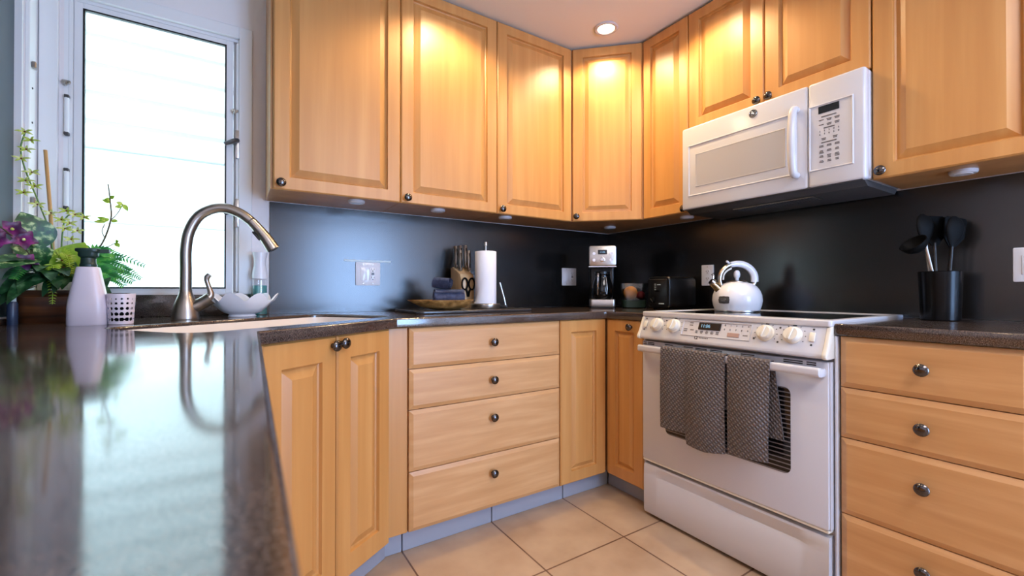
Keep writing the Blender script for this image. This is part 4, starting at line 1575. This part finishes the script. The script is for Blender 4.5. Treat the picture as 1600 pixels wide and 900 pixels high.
# ------------------------------------------------------------------ toaster
t = thing('toaster', 'black long-slot toaster in the corner beside the range', 'toaster', (-.190, -.690, ZC), -PI / 2)
b_ = loft([[(p[0], y, p[1]) for p in rrect(-a, a, z0_, z1_, .022, 5)] for y, a, z0_, z1_ in
           ((-.116, .070, .016, .178), (-.110, .0735, .012, .182), (.105, .0735, .012, .182), (.112, .070, .016, .178))])
tb = obj('shell', b_, 'black', t)
obj('front_panel', prism(rrect(-.058, .058, .022, .168, .012, 4), 'y', -.1195, -.115, .0015), 'black', t)
for x in (-.028, .028):
    obj('slot', box(x - .014, x + .014, -.09, .09, .1815, .1832, .0005, 1), 'dark', t)
for x in (-.05, .05):
    obj('foot', lathe([(0, 0), (.011, 0), (.010, .013), (0, .013)], 12, mtx=at(x, -.08, 0)), 'rubber', t)
b_ = box(-.058, .058, -.1215, -.119, .165, .168, .0008, 1)
obj('trim_line', b_, 'steel', t)
kd = obj('browning_knob', lathe([(0, 0), (.016, 0), (.015, .010), (.012, .012), (0, .012)], 24, mtx=at(-.035, -.1185, .052) @ FRONT), 'rubber', t)
b_ = box(-.002, .002, -.0135, -.012, -.012, .012)
bmesh.ops.transform(b_, matrix=at(-.035, -.1185, .052) @ Matrix.Rotation(R(-40), 4, 'Y'), verts=b_.verts)
obj('pointer', b_, 'steel', kd)
b_ = bmesh.new()
for i in range(5):
    box(.005 + i * .007, .010 + i * .007, -.1202, -.1192, .0325, .0375, bm=b_)
for z in (.140, .130, .120, .110):
    box(-.024, -.014, -.1202, -.1192, z, z + .002, bm=b_)
for i in range(4):
    box(-.006 + i * .006, -.0015 + i * .006, -.1202, -.1192, .136, .140, bm=b_)
obj('panel_print', b_, 'tape', t)
obj('lever', box(-.012, .012, -.134, -.119, .098, .110, .004, 2), 'rubber', t)
t['kind'] = 'thing'

# ------------------------------------------------------------------ kettle
t = thing('tea_kettle', 'round white enamel whistling kettle on the black cooktop', 'kettle', (-.250, -1.098, .9168), R(-32.7))
obj('body', lathe([(0, 0), (.092, 0), (.096, .003), (.0965, .008), (.104, .03), (.1075, .052), (.105, .078), (.097, .100), (.084, .118), (.067, .130), (.050, .136), (.046, .138), (0, .138)], 48), 'ceramic', t)
obj('base_ring', lathe([(.090, -.0003), (.0965, .0), (.0975, .004), (.096, .0085)], 48), 'steel', t)
ld = obj('lid', lathe([(0, .138), (.044, .138), (.043, .142), (.030, .147), (0, .149)], 36), 'steel', t)
obj('lid_knob', lathe([(0, .147), (.008, .149), (.009, .156), (.0135, .166), (.0145, .177), (.012, .189), (.006, .195), (0, .196)], 24), 'ceramic', ld)
b_ = tube([(-.078, 0, .098), (-.098, 0, .118), (-.118, 0, .136)], [.021, .018, .0155], 18, 5)
spt = obj('spout', b_, 'gold', t)
b_ = tube([(-.112, 0, .136), (-.123, 0, .145)], [.0175, .0165], 18, 1)
tube([(-.114, 0, .150), (-.112, 0, .170), (-.116, 0, .178)], [.005, .004, .0075], 10, 4, b_)
obj('whistle_cap', b_, 'chrome', spt)
arc = [(-.075, .118), (-.083, .150), (-.078, .180), (-.058, .207), (-.030, .222), (.004, .226), (.036, .220), (.064, .201), (.082, .172), (.085, .140), (.072, .118)]
hb = obj('handle_bracket', tube([(x, 0, z) for x, z in arc[:6]], [.007, .009, .009, .008, .008], 14, 6, sy=1.5), 'steel', t)
obj('trigger', tube([(-.034, 0, .226), (-.045, 0, .236), (-.050, 0, .238)], [.004, .006, .005], 10, 3), 'ceramic', hb)
b_ = tube([(-.066, 0, .150), (-.062, 0, .175), (-.046, 0, .194), (-.026, 0, .205)], .0045, 10, 5)
obj('linkage', b_, 'cream', hb)
obj('handle_grip', tube([(x, 0, z) for x, z in arc[4:10]], [.0105, .0125, .0135, .0145, .0135], 16, 6, sy=1.25), 'ceramic', t)
obj('handle_foot', tube([(.086, 0, .146), (.080, 0, .128), (.068, 0, .116)], [.010, .011, .013], 12, 4), 'steel', t)
# dark ornamental badge following the belly
bo = []
for i in range(40):
    th = 2 * PI * i / 40
    k = 1 - .10 * math.cos(4 * th) + .05 * math.cos(8 * th)
    bo.append((.029 * k * math.cos(th), .0185 * k * math.sin(th)))


def belly(a, z):
    prof_ = [(.0965, .008), (.104, .03), (.1075, .052), (.105, .078), (.097, .100)]
    for (r0_, za), (r1_, zb_) in zip(prof_, prof_[1:]):
        if za <= z <= zb_:
            return r0_ + (r1_ - r0_) * (z - za) / (zb_ - za)
    return .1


s = bmesh.new()
V0, V1, V2 = [], [], []
a0 = R(-90 - 58)
for k, off, Vl in ((1, .0002, V0), (1, .0016, V1), (.45, .0022, V2)):
    for p in bo:
        z = .056 + p[1] * k
        r_ = belly(0, z) + off
        a = a0 + p[0] * k / .107
        Vl.append(s.verts.new((r_ * math.cos(a), r_ * math.sin(a), z)))
for A, B in ((V0, V1), (V1, V2)):
    for i in range(40):
        s.faces.new((A[i], A[(i + 1) % 40], B[(i + 1) % 40], B[i]))
s.faces.new(V2)
bmesh.ops.recalc_face_normals(s, faces=s.faces)
bd = obj('badge', s, 'grey', t)
b_ = bmesh.new()
for dz, wd in ((.004, .026), (-.004, .020)):
    for i in range(6):
        a = a0 + (i - 2.5) * wd / 6 / .107
        r_ = belly(0, .056 + dz) + .0030
        add(b_, box(-.0012, .0012, -.0006, .0006, -.002, .002), at(r_ * math.cos(a), r_ * math.sin(a), .056 + dz) @ Matrix.Rotation(a + PI / 2, 4, 'Z'))
obj('badge_lettering', b_, 'steel', bd)

# ------------------------------------------------------------------ utensil crock
CX, CY = -.150, -1.783
t = thing('utensil_crock', 'tall glossy black utensil crock on the short countertop', 'crock', (CX, CY, ZC), R(-60))
obj('crock_body', lathe([(0, 0), (.050, 0), (.053, .003), (.056, .09), (.059, .172), (.057, .174), (.054, .168), (.049, .012), (0, .010)], 40), 'crock', t)
rv = Vector((.841, -.541, 0))            # across the view
fv = Vector((.541, .841, 0))


def utensil(name, label, bx, bd_, lean_x, lean_d, Ln, build, grip='black', band=False):
    o = thing(name, label, 'utensil', (0, 0, 0), 0, 'black utensils in the crock')
    b0 = Vector((CX, CY, ZC + .014)) + rv * bx + fv * bd_
    di = (rv * lean_x + fv * lean_d + Vector((0, 0, 1))).normalized()
    q_ = Vector((0, 0, 1)).rotation_difference(di)
    mm = q_.to_matrix()
    zx = mm.inverted() @ (-fv)
    o.rotation_mode = 'QUATERNION'
    from mathutils import Quaternion
    o.rotation_quaternion = q_ @ Quaternion((0, 0, 1), math.atan2(-fv.y, -fv.x) + PI / 2)
    o.location = b0
    obj('handle', tube([(0, 0, 0), (0, 0, Ln)], [.0055, .0045], 10, 1), grip, o)
    build(o, Ln)
    return o


def head_ladle(o, Ln):
    s_ = lathe([(0, -.026), (.020, -.022), (.034, -.010), (.040, .006), (.041, .012), (.038, .012), (.032, -.006), (.018, -.019), (0, -.022)], 28)
    bmesh.ops.transform(s_, matrix=at(-.036, 0, Ln + .004) @ Matrix.Rotation(R(-28), 4, 'Y'), verts=s_.verts)
    obj('bowl', s_, 'rubber', o)


def head_spoon(o, Ln):
    s_ = loft([[(a * math.cos(2 * PI * i / 24), c * math.sin(2 * PI * i / 24) - e, z) for i in range(24)] for z, a, c, e in
               ((Ln - .01, .005, .004, 0), (Ln + .01, .018, .005, .002), (Ln + .035, .030, .008, .006), (Ln + .06, .032, .008, .007), (Ln + .085, .024, .006, .004), (Ln + .098, .008, .003, 0))])
    obj('bowl', s_, 'rubber', o)


def head_turner(o, Ln):
    s_ = prism([(-.012, Ln - .01), (.012, Ln - .01), (.038, Ln + .025), (.040, Ln + .09), (.034, Ln + .098), (-.034, Ln + .098), (-.040, Ln + .09), (-.038, Ln + .025)], 'y', -.0025, .0025, .001)
    for i in (-1, 0, 1):
        pass
    obj('blade', s_, 'rubber', o)


utensil('soup_ladle', 'black ladle leaning out of the crock towards the range', -.002, -.012, -.26, -.02, .265, head_ladle, 'steel')
utensil('serving_spoon', 'black spoon with steel shaft just behind the ladle in the crock', -.012, .005, -.10, .03, .270, head_spoon, 'steel')
utensil('slotted_turner', 'broad black turner upright in the middle of the crock', .000, .010, .02, .06, .265, head_turner)
utensil('pasta_spoon', 'black spoon upright at the front of the crock', .008, -.012, .05, -.04, .255, head_spoon)
utensil('spatula', 'black spatula leaning in the crock towards the wall switch', .012, .004, .17, .03, .262, head_turner)
